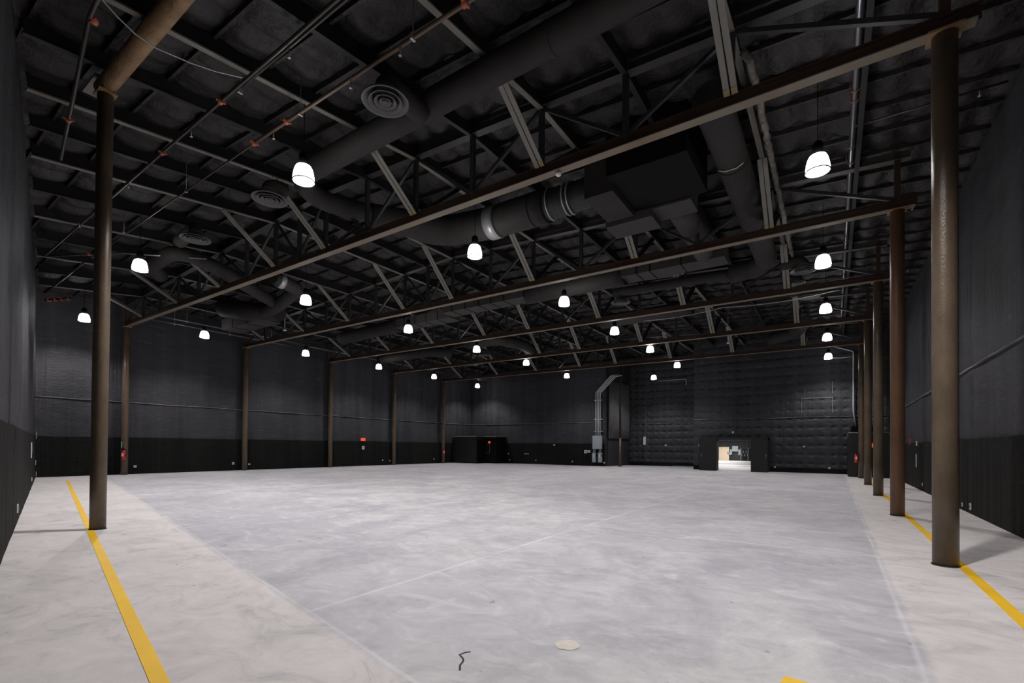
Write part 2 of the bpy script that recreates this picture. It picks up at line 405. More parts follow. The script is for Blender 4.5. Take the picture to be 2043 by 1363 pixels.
grid_wall('wall_far_right', (-9.95, YF), (XR, YF), 0, dz0, 'tuft', lambda u, z: tuft(u, z, .62, .60, .05, 3), nrm=(0, -1), step=.075,
          holes=[(DX0+9.95-.02, DX1+9.95+.02, -1, DZ)])
# opening reveal
o = MB(); o.box(DX0-.15, YF-.02, 0, DX0, YF+.4, DZ); o.box(DX1, YF-.02, 0, DX1+.15, YF+.4, DZ); o.box(DX0-.15, YF-.02, DZ, DX1+.15, YF+.4, DZ+.15)
struct(o.build('door_1', 'doorblack'))
# darker lower blankets, bottom battens and the long seam, per wall
def strip(name, p0, p1, z0, z1, off, th, m, nrm, gaps=(), wob=0.0, step=.3):
    p0, p1 = Vector((*p0, 0)), Vector((*p1, 0)); Ln = (p1-p0).length; d = (p1-p0)/Ln
    n = Vector((-d.y, d.x, 0))
    if n.dot(Vector((*nrm, 0))) < 0: n = -n
    mb = MB(); k = int(Ln/step)
    segs = []; u = 0
    for g0, g1 in list(gaps)+[(Ln, Ln)]:
        if g0 > u: segs.append((u, g0))
        u = g1
    for (s0, s1) in segs:
        m_ = max(1, int((s1-s0)/step)); base = len(mb.v)
        for i in range(m_+1):
            uu = s0+(s1-s0)*i/m_; dz = wob*nz3(uu*.5, z0, 7)+wob*.5*nz3(uu*2.1, z0, 3); tt = off+th+.012*nz3(uu*1.1, z0, 2)
            for (o_, z) in ((0, z0), (tt, z0), (tt, z1), (0, z1)):
                q = p0+d*uu+n*o_; mb.v.append((q.x, q.y, z+(dz if (z > .05) else 0)))
            if i:
                A = base+(i-1)*4
                for j in range(4): mb.quad([A+j, A+(j+1) % 4, A+4+(j+1) % 4, A+4+j])
        mb.quad([base+3, base+2, base+1, base]); e = base+m_*4; mb.quad([e, e+1, e+2, e+3])
    return struct(mb.build(name, m))
W = [('left', (XL, wall_y(XL)), (XR, Ys), (0, 1), [], None),
     ('back_left', (XL, wall_y(XL)), (XL, YF), (1, 0), [], None),
     ('right', (XR, Ys), (XR, YF), (-1, 0), [], None),
     ('far', (XL, YF), (-17.0, YF), (0, -1), [], None),
     ('recess_far', (-16.6, YR), (-9.95, YR), (0, -1), [], None),
     ('far_right', (-9.95, YF), (XR, YF), (0, -1), [(DX0+9.95, DX1+9.95)], None)]
for i, (nm, p0, p1, n_, gaps, _) in enumerate(W):
    if nm not in ('recess_far', 'far_right'):
        strip('baseboard_'+nm, p0, p1, 0, 1.88, .05, .03, 'wall_low', n_, gaps, .02)
    else: strip('baseboard_'+nm, p0, p1, 0, .32, .03, .02, 'wall_low', n_, gaps)
    if nm != 'left': strip('trim_%d' % (i+1), p0, p1, 3.695, 3.72, .05, .008, 'seam', n_, [], .03)

# roof deck: quilted black blanket between sub-purlins
def build_ceiling():
    mb = MB(); x0, x1, y0, y1 = XL-.3, XR+.3, -10.4, YR+.3
    nx, ny = 250, 420
    sp = BAY/6
    idx = {}
    for j in range(ny+1):
        for i in range(nx+1):
            x = x0+(x1-x0)*i/nx; y = y0+(y1-y0)*j/ny
            s1 = abs(math.sin(PI*y/sp))**.5; s2 = abs(math.sin(PI*(x+.3*nz3(x*.3, y*.3, 1))/.64))**.6
            z = deck_z(x, y) - .01 - .20*s1*(.12+.88*s2) + .05*nz3(x*1.1, y*1.1, 0)
            mb.v.append((x, y, z))
    for j in range(ny):
        for i in range(nx):
            x = x0+(x1-x0)*(i+.5)/nx; y = y0+(y1-y0)*(j+.5)/ny
            if y < wall_y(x)-.5: continue
            if y > YF+.4 and not (-17.3 < x < -9.6): continue
            A = j*(nx+1)+i; mb.quad([A, A+nx+1, A+nx+2, A+1], True)
    # solid back above the blanket
    n = len(mb.v)
    k = int(round(-9.9/sp))
    while k*sp < YF:
        y = k*sp; xa = max(XL, min(XR, -31.35-(y+3.25)/.2035)) if y < -3.25 else XL
        for s0, s1 in ((xa, -14.5), (max(xa, -14.5), XR)):
            if s1-s0 > .3: mb.bar((s0, y, deck_z(s0, y)-.13), (s1, y, deck_z(s1, y)-.13), .055, .11)
        k += 1
    return struct(mb.build('ceiling', 'ceil'))
build_ceiling()
rb = MB(); rb.box(XL-.6, -11, 10.35, XR+.6, YR+.6, 10.5); struct(rb.build('ceiling_deck', 'blackst'))

# ------------------------------------------------------------------ yellow walkway lines
def skew_line(x): return -7.46 - .2035*(x+5.19) - .02
mb = MB(); n = 0
def ribbon(name, pts, wd, m, z=.004):
    mb = MB()
    for i, p in enumerate(pts):
        q0 = Vector(pts[max(i-1, 0)]); q1 = Vector(pts[min(i+1, len(pts)-1)]); d = (q1-q0).normalized(); nn = Vector((-d.y, d.x))
        for s_ in (-1, 1): mb.v.append((p[0]+nn.x*s_*wd/2, p[1]+nn.y*s_*wd/2, z))
        for s_ in (-1, 1): mb.v.append((p[0]+nn.x*s_*wd/2, p[1]+nn.y*s_*wd/2, 0))
    for i in range(len(pts)-1):
        A = i*4; mb.quad([A, A+1, A+5, A+4]); mb.quad([A, A+4, A+6, A+2]); mb.quad([A+1, A+3, A+7, A+5])
    return mb.build(name, m)
tag(ribbon('floor_line', [(x, skew_line(x)) for x in (-27.8, -20, -12, -5.2, -3.2)], .10, 'yellow'), 'long yellow painted floor line running along the left wall past the lone column', 'floor marking', 'yellow walkway lines')
tag(ribbon('floor_line', [(.18, 22.5), (.18, 10), (.18, 0), (.18, -4.98)], .12, 'yellow'), 'yellow painted floor line beside the row of columns at the right wall', 'floor marking', 'yellow walkway lines')
tag(ribbon('floor_line', [(-1.58, -5.05), (-.9, -5.13), (.12, -5.25)], .125, 'yellow'), 'short yellow floor line cut off at the bottom edge of the photo', 'floor marking', 'yellow walkway lines')

# floor marks: a crack and a pale patch set in the slab
mb = MB()
ribbon_pts = [(-3.62, -5.95), (-3.645, -5.985), (-3.655, -6.04), (-3.59, -6.075), (-3.56, -6.11), (-3.54, -6.17), (-3.49, -6.23)]
tag(ribbon('floor_crack', ribbon_pts, .014, 'blackst', .003), 'dark zigzag crack filled with sealant in the concrete near the camera', 'crack')
mb = MB(); k = 18
MAT['patch'] = mat('pale_patching_mortar', (0.74, 0.70, 0.62), 0.6, col2=(0.60, 0.52, 0.45), noise_scale=6)
for i in range(k):
    t = 2*PI*i/k; rr = .10+.02*nz3(math.cos(t)*2, math.sin(t)*2, 0)
    mb.v.append((-3.06+rr*math.cos(t), -5.4+rr*math.sin(t), .003))
mb.quad(list(range(k)))
tag(mb.build('floor_patch', 'patch'), 'round cream mortar patch with a reddish centre on the concrete floor', 'patch')

# ------------------------------------------------------------------ columns
def column(x, y, h, rad, label, group, m='brown', cap=True):
    t = empty('steel_column', (x, y, 0), label, 'column', group)
    MB().tube([(0, 0, 0)]+[(0, 0, z) for z in (1, 3, 5)]+[(0, 0, h)], rad, 32).build('shaft', m, t)
    MB().tube([(0, 0, 0), (0, 0, .012)], rad+.012, 32).build('base_ring', 'blackst', t)
    if cap:
        MB().box(-rad-.05, -rad-.02, h-.02, rad+.05, rad+.02, h+.012).build('cap_plate', 'tan', t)
    return t
ordn = ['nearest', 'second', 'third', 'fourth', 'farthest']
for k in range(5):
    column(0, k*BAY, 7.44, .143, ['tall brown steel column with a scuffed base, nearest and widest of the row at the right wall',
        'rust-brown steel column, second from the camera in the row at the right wall',
        'brown steel column, third from the camera in the row at the right wall',
        'brown steel column, fourth from the camera in the row at the right wall',
        'brown steel column with a red fire extinguisher, farthest of the right wall row'][k], 'columns along the right wall', 'rustbrown' if k == 1 else 'brown')
for k in range(5):
    column(-31.08, k*BAY, 7.5, .150, ['slim brown column with red extinguisher, leftmost against the back left wall',
        'slim brown column at the back left wall, second from the left corner',
        'slim brown column at the back left wall, just left of the red sign',
        'slim brown column at the back left wall, just right of the red sign',
        'slim brown column with an extinguisher, beside the black vestibule at the left'][k], 'columns along the back left wall')
column(-12.57, -5.87, 8.13, .122, 'lone brown steel column standing on the yellow line under a thick tan beam', None)

# ------------------------------------------------------------------ tan header beam over the lone column
t = empty('roof_beam', (-12.57, -5.87, 8.3), 'thick round tan beam on top of the lone column, running out of the photo', 'beam')
t.location.z = 8.28
def rel(mb, org):
    mb.v = [(v[0]-org[0], v[1]-org[1], v[2]-org[2]) for v in mb.v]; return mb
O = (-12.57, -5.87, 8.28)
rel(MB().tube(dens([(-12.72, -5.87, 8.28), (1.45, -5.87, 8.28)], 1.0), .145, 36), O).build('pipe_beam', 'tan', t)
rel(MB().box(-13.35, -6.02, 8.42, -12.6, -5.72, 8.46), O).build('end_plate', 'joistf', t)
rel(MB().tube([(-12.57, -5.87, 8.13), (-12.57, -5.87, 8.20)], .14, 32), O).build('weld_collar', 'flange', t)

# ------------------------------------------------------------------ trusses
BX = [-2.75, -6.57, -10.43, -14.35, -17.2, -21.1, -24.95, -28.9]
VX = sorted(BX + [(p+q)/2 for p, q in zip(BX, BX[1:])])
def topz(x): return 9.42 - crown(x)
def make_truss(k):
    y = k*BAY
    names = ['nearest roof truss crossing the hall from the first right column', 'second roof truss from the camera, crossing above the hall', 'third roof truss from the camera, crossing above the hall',
             'fourth roof truss from the camera, crossing above the hall', 'farthest roof truss, closest to the far wall']
    t = empty('roof_truss', (0, y, 7.44), names[k], 'truss', 'steel roof trusses')
    org = (0, y, 7.44); yy = y
    z0, z1 = 7.46, 7.52
    c = MB(); c.bar((.33, yy, z0+.008), (-31.3, yy, z1+.008), .20, .018); rel(c, org).build('bottom_flange', 'flange', t)
    c = MB(); c.bar((.38, yy, z0+.12), (-31.3, yy, z1+.12), .022, .20)
    c.bar((.38, yy, z0+.22), (-31.3, yy, z1+.22), .15, .02); rel(c, org).build('bottom_chord', 'web', t)
    c = MB()
    for s0, s1 in ((-31.2, -14.5), (-14.5, .25)):
        c.bar((s0, yy, topz(s0)), (s1, yy, topz(s1)), .20, .015); c.bar((s0, yy, topz(s0)+.11), (s1, yy, topz(s1)+.11), .03, .2)
    rel(c, org).build('top_chord', 'blackst' if k == 0 else 'topf', t)  # nearest top chord coloured black to stand for the shade up there
    for x in VX:
        zb = z0+.2; v = MB(); v.box(x-.05, yy-.055, zb, x+.05, yy+.055, topz(x)); rel(v, org).build('web_post', 'blackst', t)
    for i in range(len(VX)-1):
        xa, xb = VX[i], VX[i+1]
        p, q = ((xa, topz(xa)), (xb, z0+.24)) if i % 2 == 0 else ((xa, z0+.24), (xb, topz(xb)))
        v = MB(); v.bar((p[0], yy, p[1]), (q[0], yy, q[1]), .07, .07); rel(v, org).build('web_diagonal', 'blackst', t)
    for (xa, xb) in ((-31.08, VX[0]), (VX[-1], 0)):
        hi, lo = (xb, xa) if xa < -20 else (xa, xb)
        v = MB(); v.bar((lo, yy, z0+.24), (hi, yy, topz(hi)), .08, .08); rel(v, org).build('web_diagonal', 'blackst', t)
    for x in (-31.08, 0.0):
        v = MB(); v.box(x-.06, yy-.06, z0+.2, x+.06, yy+.06, topz(x)+.2); rel(v, org).build('end_post', 'web', t)
    # double-angle kickers from the bottom chord up to the joists on both sides
    for x in BX:
        zb = z0+.20 + (0.06 if x < -15 else .03)
        for sgn in (-1, 1):
            ytop = sgn*1.72
            zt = deck_z(x, y+ytop) - .46 - .02
            br = MB()
            for s_ in (-1, 1):
                dx = s_*.064
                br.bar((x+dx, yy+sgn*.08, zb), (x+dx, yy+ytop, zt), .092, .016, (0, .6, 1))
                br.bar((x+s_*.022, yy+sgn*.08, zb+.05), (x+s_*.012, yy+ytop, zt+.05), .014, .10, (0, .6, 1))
            bo = rel(br, org).build('kicker_brace', 'brace' if sgn < 0 else 'braceshade', t)
            ft = MB(); f0 = Vector((x, yy+sgn*.07, zb-.01)); dd = (Vector((x, yy+ytop, zt)) - f0).normalized()
            for s_ in (-1, 1): ft.bar(f0+Vector((s_*.062, 0, 0)), f0+dd*.11+Vector((s_*.062, 0, 0)), .10, .024, (0, .6, 1))
            rel(ft, org).build('brace_foot', 'bracefoot', bo)
    return t
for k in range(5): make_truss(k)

# ------------------------------------------------------------------ joists
def joist(x, grey, label):
    y0 = wall_y(x)+.1; y1 = YF if not (-16.4 < x < -10.1) else YR-.1
    O = (x, 0, deck_z(x, 0)-.46)
    t = empty('roof_joist', O, label, 'joist', 'grey roof joists' if grey else 'black roof joists')
    segs = [(y0, 0), (0, y1)]
    wb = MB(); fb = MB()
    for s0, s1 in segs:
        za, zb = deck_z(x, s0), deck_z(x, s1)
        wb.bar((x, s0, za-.23), (x, s1, zb-.23), .05, .42)
        wb.bar((x, s0, za-.05), (x, s1, zb-.05), .12, .06)
        fb.bar((x, s0, za-.45), (x, s1, zb-.45), .115 if grey else .10, .03)
    rel(wb, O).build('joist_web', 'joist', t); rel(fb, O).build('bottom_flange', 'joistf' if grey else 'joist', t)
cnt = ['first', 'second', 'third', 'fourth', 'fifth', 'sixth', 'seventh', 'eighth', 'ninth']
for i, x in enumerate(BX): joist(x, True, 'roof joist with a pale grey underside, %s pale one counted from the right wall' % cnt[i])
for i, x in enumerate([-.8]+[(p+q)/2 for p, q in zip(BX, BX[1:])]): joist(x, False, 'all-black roof joist, %s black one counted from the right wall' % cnt[i])

# ------------------------------------------------------------------ lamps
def make_lamp():
    t = empty('high_bay_lamp', (0, 0, 0), 'x', 'lamp', 'glowing high-bay lamps')
    d = MB().lathe([(.215, 0), (.212, .06), (.198, .16), (.176, .25), (.145, .31), (.10, .335), (.05, .34)], seg=28)
    d.build('dome', 'dome', t)
    rim = MB().lathe([(.205, -.008), (.222, -.008), (.222, .012), (.205, .012), (.205, -.008)], seg=28); rim.build('rim', 'white', t)
    h = MB().lathe([(.0, .30), (.085, .30), (.095, .36), (.095, .55), (.06, .60), (0, .60)], seg=20); h.build('ballast_housing', 'dark', t)
    return t
LX = [-1.55, -10.1, -18.45, -28.5]
rown = ['in the row along the right wall', 'in the row left of the hall centre duct line', 'in the third row from the right wall', 'in the row along the back left wall']
L_ = []
for j, y in enumerate((2.3, 8.2, 14.0, 19.9, 25.9)):
    L_.append((-1.55, y, 'glowing high-bay lamp near the right wall, %s of that row' % ordn[j]))
for j, (x, y) in enumerate(((-10.48, -3.16), (-9.94, 1.89), (-9.98, 7.5), (-10.11, 12.97), (-10.04, 18.16), (-10.15, 24.3))):
    L_.append((x, y, ['glowing high-bay lamp under the big round duct, brightest at upper left', 'glowing high-bay lamp just below the curved duct elbow behind the nearest truss',
       'glowing high-bay lamp half hidden by the duct at the centre of the ceiling', 'glowing high-bay lamp in the centre row, between the third and fourth trusses',
       'glowing high-bay lamp in the centre row, between the fourth and farthest trusses', 'glowing lamp sliver showing behind the farthest truss, left of the doorway'][j]))
for j, (x, y) in enumerate(((-19.6, -3.09), (-18.4, 1.89), (-18.4, 7.3), (-18.58, 12.86), (-18.5, 18.14), (-18.9, 24.8))):
    L_.append((x, y, ['glowing high-bay lamp at far left beside the arched small duct', 'glowing high-bay lamp right of the short duct stub at left',
       'glowing lamp partly hidden by the long rectangular duct, left of centre', 'glowing high-bay lamp of the left middle row, between the third and fourth trusses',
       'glowing high-bay lamp of the left middle row, in front of the farthest truss', 'glowing high-bay lamp hanging before the far wall, left of the bent conduits'][j]))
for j, (x, y) in enumerate(((-29.43, -2.05), (-28.37, 2.47), (-28.39, 8.19), (-28.45, 13.96), (-28.44, 19.66), (-29.0, 26.1))):
    L_.append((x, y, ['glowing high-bay lamp farthest left, beside the lone brown column', 'glowing lamp on the back left wall row between the first two slim columns',
       'glowing lamp on the back left wall row between the second and third slim columns', 'glowing lamp on the back left wall row between the third and fourth slim columns',
       'glowing lamp on the back left wall row between the fourth and fifth slim columns', 'glowing lamp in the far left corner above the black vestibule'][j]))
L_.append((-1.55, -3.6, 'high-bay lamp nearest the right wall above the camera, outside the top of the photo'))
L_.append((-13.31, 29.2, 'glowing high-bay lamp hanging in the tufted recess of the far wall'))
proto = make_lamp()
sd = bpy.data.lights.new('lamp_light', 'SPOT'); sd.energy = LAMP_W; sd.spot_size = R(132); sd.spot_blend = .7
sd.shadow_soft_size = .12; sd.color = (1.0, 0.965, 0.985)
sn_ = sd.copy(); sn_.name = 'lamp_light_near_boost'; sn_.energy = LAMP_W*2.9; sn_.spot_size = R(140)  # added boost: near lamps made stronger and wider to brighten the foreground floor
sm_ = sd.copy(); sm_.name = 'lamp_light_mid'; sm_.energy = LAMP_W*.72
sd.energy = LAMP_W*.58
for i, (x, y, lab) in enumerate(L_):
    o = proto if i == 0 else copy_tree(proto)
    z = 7.12
    o.location = (x, y, z); o['label'] = lab
    zc = deck_z(x, y)-.12
    MB().tube([(0, 0, .59), (0, 0, zc-z)], .008, 6).build('hanging_cord', 'dark', o)
    li = bpy.data.objects.new('light', sn_ if (y < -3 and x > -25) else sm_ if (y < 3.5 or y > 28) else sd); COL.objects.link(li); li.parent = o; li.location = (0, 0, .05)

# ------------------------------------------------------------------ ducts
def duct(name, pts, rad, label, seg=28, m='duct', org=None, smooth_rad=.7, step=.4):
    p = path(pts, smooth_rad) if len(pts) > 2 else [Vector(q) for q in pts]
    O = tuple(org or pts[0])
    t = empty(name, O, label, 'duct', 'round black ducts')
    rel(MB().tube(dens(p, step), rad, seg), O).build('duct_run', m, t)
    return t, O
def ring(t, O, c, axis, rad, wd=.05, m='duct', name='seam_band', seg=28):
    c = Vector(c); d = Vector(axis).normalized()
    o = rel(MB().tube([c-d*wd/2, c+d*wd/2], rad, seg, True), O).build(name, m, t); return o
def hanger(t, O, x, y, z0, rad):
    zt = deck_z(x, y)-.1
    rel(MB().tube([(x, y, z0+rad*.9), (x, y, zt)], .012, 6), O).build('hanger_rod', 'blackst', t)

t1, O1 = duct('round_duct', [(1.2, -1.98, 8.46), (-13.7, -1.98, 8.46), (-12.7, .5, 8.52)], .262, 'long round black duct crossing the upper centre, turning toward the curved elbow', smooth_rad=1.1)
for x in (-1.8, -5.2): ring(t1, O1, (x, -1.98, 8.46), (1, 0, 0), .268, .06)
for x in (-3.0, -9.0): hanger(t1, O1, x, -1.98, 8.46, .26)
# the big elbow beyond the nearest truss
e = path([(-12.75, .4, 8.52), (-11.9, 2.68, 8.62), (-9.9, 2.68, 8.42), (-7.95, 2.65, 8.38)], [.9, .5])
t2 = empty('round_duct', (-10, 2.65, 8.38), 'fat round duct with a curved elbow lit from below by a lamp', 'duct', 'round black ducts'); O2 = (-10, 2.65, 8.38)
ed = dens(e, .3)
rel(MB().tube(ed, .46, 36, rads=[.30+.16*min(1, i/6) for i in range(len(ed))]), O2).build('duct_run', 'duct', t2)
rel(MB().tube([(-9.95, 2.65, 8.38), (-9.6, 2.65, 8.38)], .475, 36), O2).build('foil_collar', 'foil', t2)
for x in (-8.4,): ring(t2, O2, (x, 2.65, 8.38), (1, 0, 0), .472, .05)
# flexible connector with clamps
fp = MB(); pts = []; rads = []
for i in range(25):
    f_ = i/24; pts.append((-7.95+1.43*f_, 2.65, 8.38)); rads.append(.40+.02*math.sin(i*2.6)-.03*f_)
fp.tube(pts, .4, 32, rads=rads); t3 = empty('flexible_connector', (-7.95, 2.65, 8.38), 'black flexible duct connector with pale clamp rings before the air handler', 'duct'); O3 = (-7.95, 2.65, 8.38)
rel(fp, O3).build('sleeve', 'flex', t3)
for x in (-7.8, -7.3, -7.17): rel(MB().tube([(x-.016, 2.65, 8.38), (x+.016, 2.65, 8.38)], .432, 32), O3).build('clamp_ring', 'strap', t3)
# air handler
O = (-5.2, 2.6, 7.9)
t = empty('air_handler', O, 'large black box-shaped air handling unit hung behind the nearest truss', 'air handler')
rel(MB().box(-6.5, 2.0, 7.86, -5.75, 3.5, 8.8), O).build('mixing_box', 'duct', t)
rel(MB().box(-5.75, 1.6, 8.0, -3.9, 3.6, 9.15), O).build('cabinet', 'dark', t)
rel(MB().box(-6.6, 3.6, 7.78, -5.3, 4.45, 8.5), O).build('outlet_plenum', 'ductbox', t)
rel(MB().box(-5.3, 3.6, 7.95, -4.3, 4.4, 8.7), O).build('side_plenum', 'ductbox', t)
for x in (-5.6, -4.1):
    for y in (1.8, 3.4): rel(MB().tube([(x, y, 9.1), (x, y, deck_z(x, y)-.1)], .015, 6), O).build('hanger_rod', 'blackst', t)
td, Od = duct('round_duct', [(-4.85, 4.3, 8.3), (-4.85, 7.0, 8.25), (-4.95, 8.2, 8.3)], .34, 'short round duct linking the air handler to the long rectangular duct', smooth_rad=.3, m='ductbox')
# long supply run beyond second truss
def rect_duct(x0, x1, yc, w_, z0, z1, label, seams):
    O = ((x0+x1)/2, yc, z0)
    t = empty('rectangular_duct', O, label, 'duct', 'rectangular ducts under the roof')
    rel(MB().box(x0, yc-w_/2, z0, x1, yc+w_/2, z1), O).build('casing', 'ductbox', t)
    for s_ in seams: rel(MB().box(s_-.018, yc-w_/2-.015, z0-.012, s_+.018, yc+w_/2+.015, z1+.012), O).build('flange_joint', 'dark', t)
    for x in (x0+.3, x1-.3): rel(MB().tube([(x, yc, z1), (x, yc, deck_z(x, yc)-.1)], .012, 6), O).build('hanger_rod', 'blackst', t)
    return t
rect_duct(-7.9, -4.3, 8.5, .85, 8.0, 8.5, 'rectangular duct under the second truss at right, beside a tall round duct end', (-7.3, -6.8, -5.7))
rect_duct(-16.9, -12.3, 8.5, .85, 8.0, 8.5, 'rectangular duct with several seams, in the middle of the long supply line', (-16.3, -15.5, -14.7, -14.0, -13.3))
rect_duct(-20.9, -17.0, 9.1, .8, 7.95, 8.4, 'rectangular duct at the left end of the long supply line', (-20.2, -19.4, -18.6, -17.8))
duct('round_duct', [(-12.3, 8.5, 8.2), (-7.9, 8.5, 8.22)], .40, 'thick round duct section between two rectangular ducts at the ceiling centre')
duct('round_duct', [(-26.5, 9.4, 8.2), (-24.5, 9.3, 8.2), (-20.9, 9.1, 8.18)], .36, 'round duct continuing the supply line toward the back left wall', smooth_rad=1)
# right-hand duct along the hall
t4, O4 = duct('round_duct', [(-3.28, .9, 8.45), (-3.28, 10.9, 8.42), (-4.6, 10.9, 8.3)], .35, 'round black duct running toward the far wall on the right side', smooth_rad=.75)
for y in (3.3, 6.9, 9.6): ring(t4, O4, (-3.28, y, 8.43), (0, 1, 0), .36, .05)
hanger(t4, O4, -3.28, 4.5, 8.43, .35)
rel(MB().tube([(-3.55, 3.05, 8.15), (-3.40, 3.05, 8.08), (-3.15, 3.05, 8.08), (-3.0, 3.05, 8.16)], .012, 6), O4).build('loose_strap', 'cable', t4)
duct('round_duct', [(-4.4, 10.9, 8.32), (-9.2, 10.6, 8.3)], .19, 'thin round duct running left from the right-hand duct elbow')
# left duct group
t5, O5 = duct('round_duct', [(-22.9, -1.4, 8.1), (-22.0, -2.0, 8.15), (-19.9, -1.95, 8.25), (-20.4, -.6, 8.22), (-22.0, 2.6, 7.95)], .25, 'branching round duct at left, arched over the nearest truss, with one pale-collared stub', smooth_rad=.5)
t6, O6 = duct('round_duct', [(-23.4, 2.9, 7.7), (-21.9, 2.75, 7.85), (-20.0, 2.55, 8.15), (-19.7, 1.3, 8.25)], .27, 'x', smooth_rad=.35, org=O5)
ring(t6, O6, (-19.78, 1.65, 8.2), (.05, -1, .1), .29, .22, 'foil', 'pale_collar')
t7, O7 = duct('round_duct', [(-26.2, 2.4, 8.3), (-24.6, 2.6, 7.95), (-22.6, 3.2, 7.75)], .42, 'x', smooth_rad=.8, org=O5)
for o_ in (t6, t7):
    for ch in list(o_.children): ch.parent = t5
    bpy.data.objects.remove(o_)
rect_duct(-28.6, -24.6, 3.9, 1.0, 7.75, 8.3, 'dark rectangular duct at the left near the back left wall', (-27.4, -26.0))
duct('round_duct', [(-29.8, 15.2, 8.1), (-24.5, 15.0, 8.1), (-23.2, 15.9, 8.1)], .32, 'round duct near the back left wall behind the third truss', smooth_rad=.7)
duct('round_duct', [(-20.8, 14.8, 8.2), (-18.5, 14.8, 8.2), (-17.6, 16.0, 8.05), (-17.9, 18.6, 7.95)], .33, 'curved round duct behind the lamp between the third and fourth trusses', smooth_rad=.7)
duct('round_duct', [(-2.55, 20.4, 8.3), (-3.1, 22.2, 8.15), (-4.4, 23.0, 8.1)], .34, 'curved round duct near the right side behind the fourth truss', smooth_rad=.6)
duct('round_duct', [(-11.5, 14.6, 8.25), (-6.8, 14.4, 8.25)], .34, 'round duct just behind the centre lamp past the third truss')
duct('round_duct', [(-27.5, 25.4, 8.1), (-11.0, 25.2, 8.1)], .26, 'long round duct high in front of the far wall')

def diffuser(x, y, z, dx, dy, label, rad=.43, nl=.75):
    """round cone diffuser facing down, neck bending back to a duct"""
    O = (x, y, z)
    t = empty('ceiling_diffuser', O, label, 'diffuser', 'round ceiling diffusers')
    d = MB().lathe([(.20, .22), (.22, .12), (rad, 0), (rad, -.025), (rad-.05, -.01), (.25, .09)], seg=32); d.build('outer_cone', 'diff', t)
    for k_, rr in enumerate((rad*.72, rad*.48, rad*.26)):
        MB().lathe([(rr, -.03), (rr-.015, -.035), (rr-.10, .05), (rr-.09, .055), (rr, -.03)], seg=28).build('inner_ring', 'diff', t)
    MB().lathe([(0, -.04), (.05, -.035), (.06, .02), (0, .03)], seg=16).build('centre_cone', 'diff', t)
    n_ = math.hypot(dx, dy) or 1
    pts = path([(0, 0, .12), (0, 0, .34), (dx/n_*nl, dy/n_*nl, .34)], .16)
    MB().tube(dens(pts, .1), .20, 22).build('neck', 'duct', t)
    return t
diffuser(-8.05, -3.08, 7.88, -.05, 1, 'round ceiling diffuser on a short neck beside the long round duct, nearest of all', .42, .98)
diffuser(-13.3, -2.35, 7.92, .1, 1, 'round ceiling diffuser just below the lamp at upper left', .43, .4)
diffuser(-17.9, -2.2, 8.05, -1, .1, 'round ceiling diffuser at left beside the arched small duct', .42, 1.6)
diffuser(-9.0, 10.9, 7.95, .5, -1, 'round ceiling diffuser near the centre below the thick round duct', .42, .4)
diffuser(-2.2, 11.0, 8.0, -1, 0, 'round ceiling diffuser right of the right-hand duct end', .42, .7)
diffuser(-2.15, 14.6, 8.0, -1, .3, 'round ceiling diffuser just left of the third lamp along the right wall', .42, .7)
diffuser(-2.5, 12.5, 8.05, -1, 0, 'small round diffuser behind the brace, between two others on the right', .32, .5)
diffuser(-21.2, 17.1, 7.9, 0, 1, 'round ceiling diffuser at left of centre under the fourth truss', .42, .5)
diffuser(-27.5, 24.9, 7.6, .3, 1, 'round ceiling diffuser before the far wall above the black vestibule', .42, .4)

# ------------------------------------------------------------------ pipes
def pipe(pts, rad, label, m='pipe', fits=(), name='sprinkler_pipe', cat='pipe', group=None, sr=.12, hangers=(), heads=()):
    p = path(pts, sr, 5) if len(pts) > 2 else pts
    O = tuple(pts[0]); t = empty(name, O, label, cat, group)
    rel(MB().tube(dens(p, 1.5), rad, 12), O).build('pipe_run', m, t)
    for (c, d) in fits:
        c = Vector(c); d = Vector(d).normalized()
        f = MB().tube([c-d*.05, c+d*.05], rad+.022, 12); sd_ = d.cross(Vector((0, 0, 1))).normalized()
        f.bar(c-sd_*(rad+.055), c+sd_*(rad+.055), .03, .03)
        rel(f, O).build('coupling', 'fitting', t)
    for c in hangers:
        h = MB().tube([c, (c[0], c[1], deck_z(c[0], c[1])-.08)], .007, 6)
        h.box(c[0]-.02, c[1]-rad-.012, c[2]-rad-.012, c[0]+.02, c[1]+rad+.012, c[2]+rad+.012)
        rel(h, O).build('pipe_hanger', 'strap', t)
    for c in heads:
        h = MB().tube([c, (c[0], c[1], c[2]-.14)], .012, 8); h.lathe([(0, -.15), (.03, -.15), (.03, -.14), (0, -.14)], c, 10)
        rel(h, O).build('sprinkler_head', 'strap', t)
    return t
def X_(*xs, y, z): return [(x, y, z) for x in xs]
pipe([(-5.0, -4.55, 8.3), (-24.8, -4.3, 8.3)], .033, 'dark sprinkler pipe at upper left, the one crossed by the pale drooping cable', fits=[((-14.07, -4.43, 8.3), (1, 0, 0)), ((-11.2, -4.47, 8.3), (1, 0, 0))],
     hangers=X_(-10.6, -18.4, y=-4.4, z=8.3), heads=X_(-8.9, -12.6, -16.2, -20.2, y=-4.43, z=8.28), group='sprinkler pipes')
pipe([(-5.0, -4.40, 8.38), (-10.4, -4.38, 8.38)], .028, 'thin dark pipe right beside the upper left sprinkler pipe', group='sprinkler pipes')
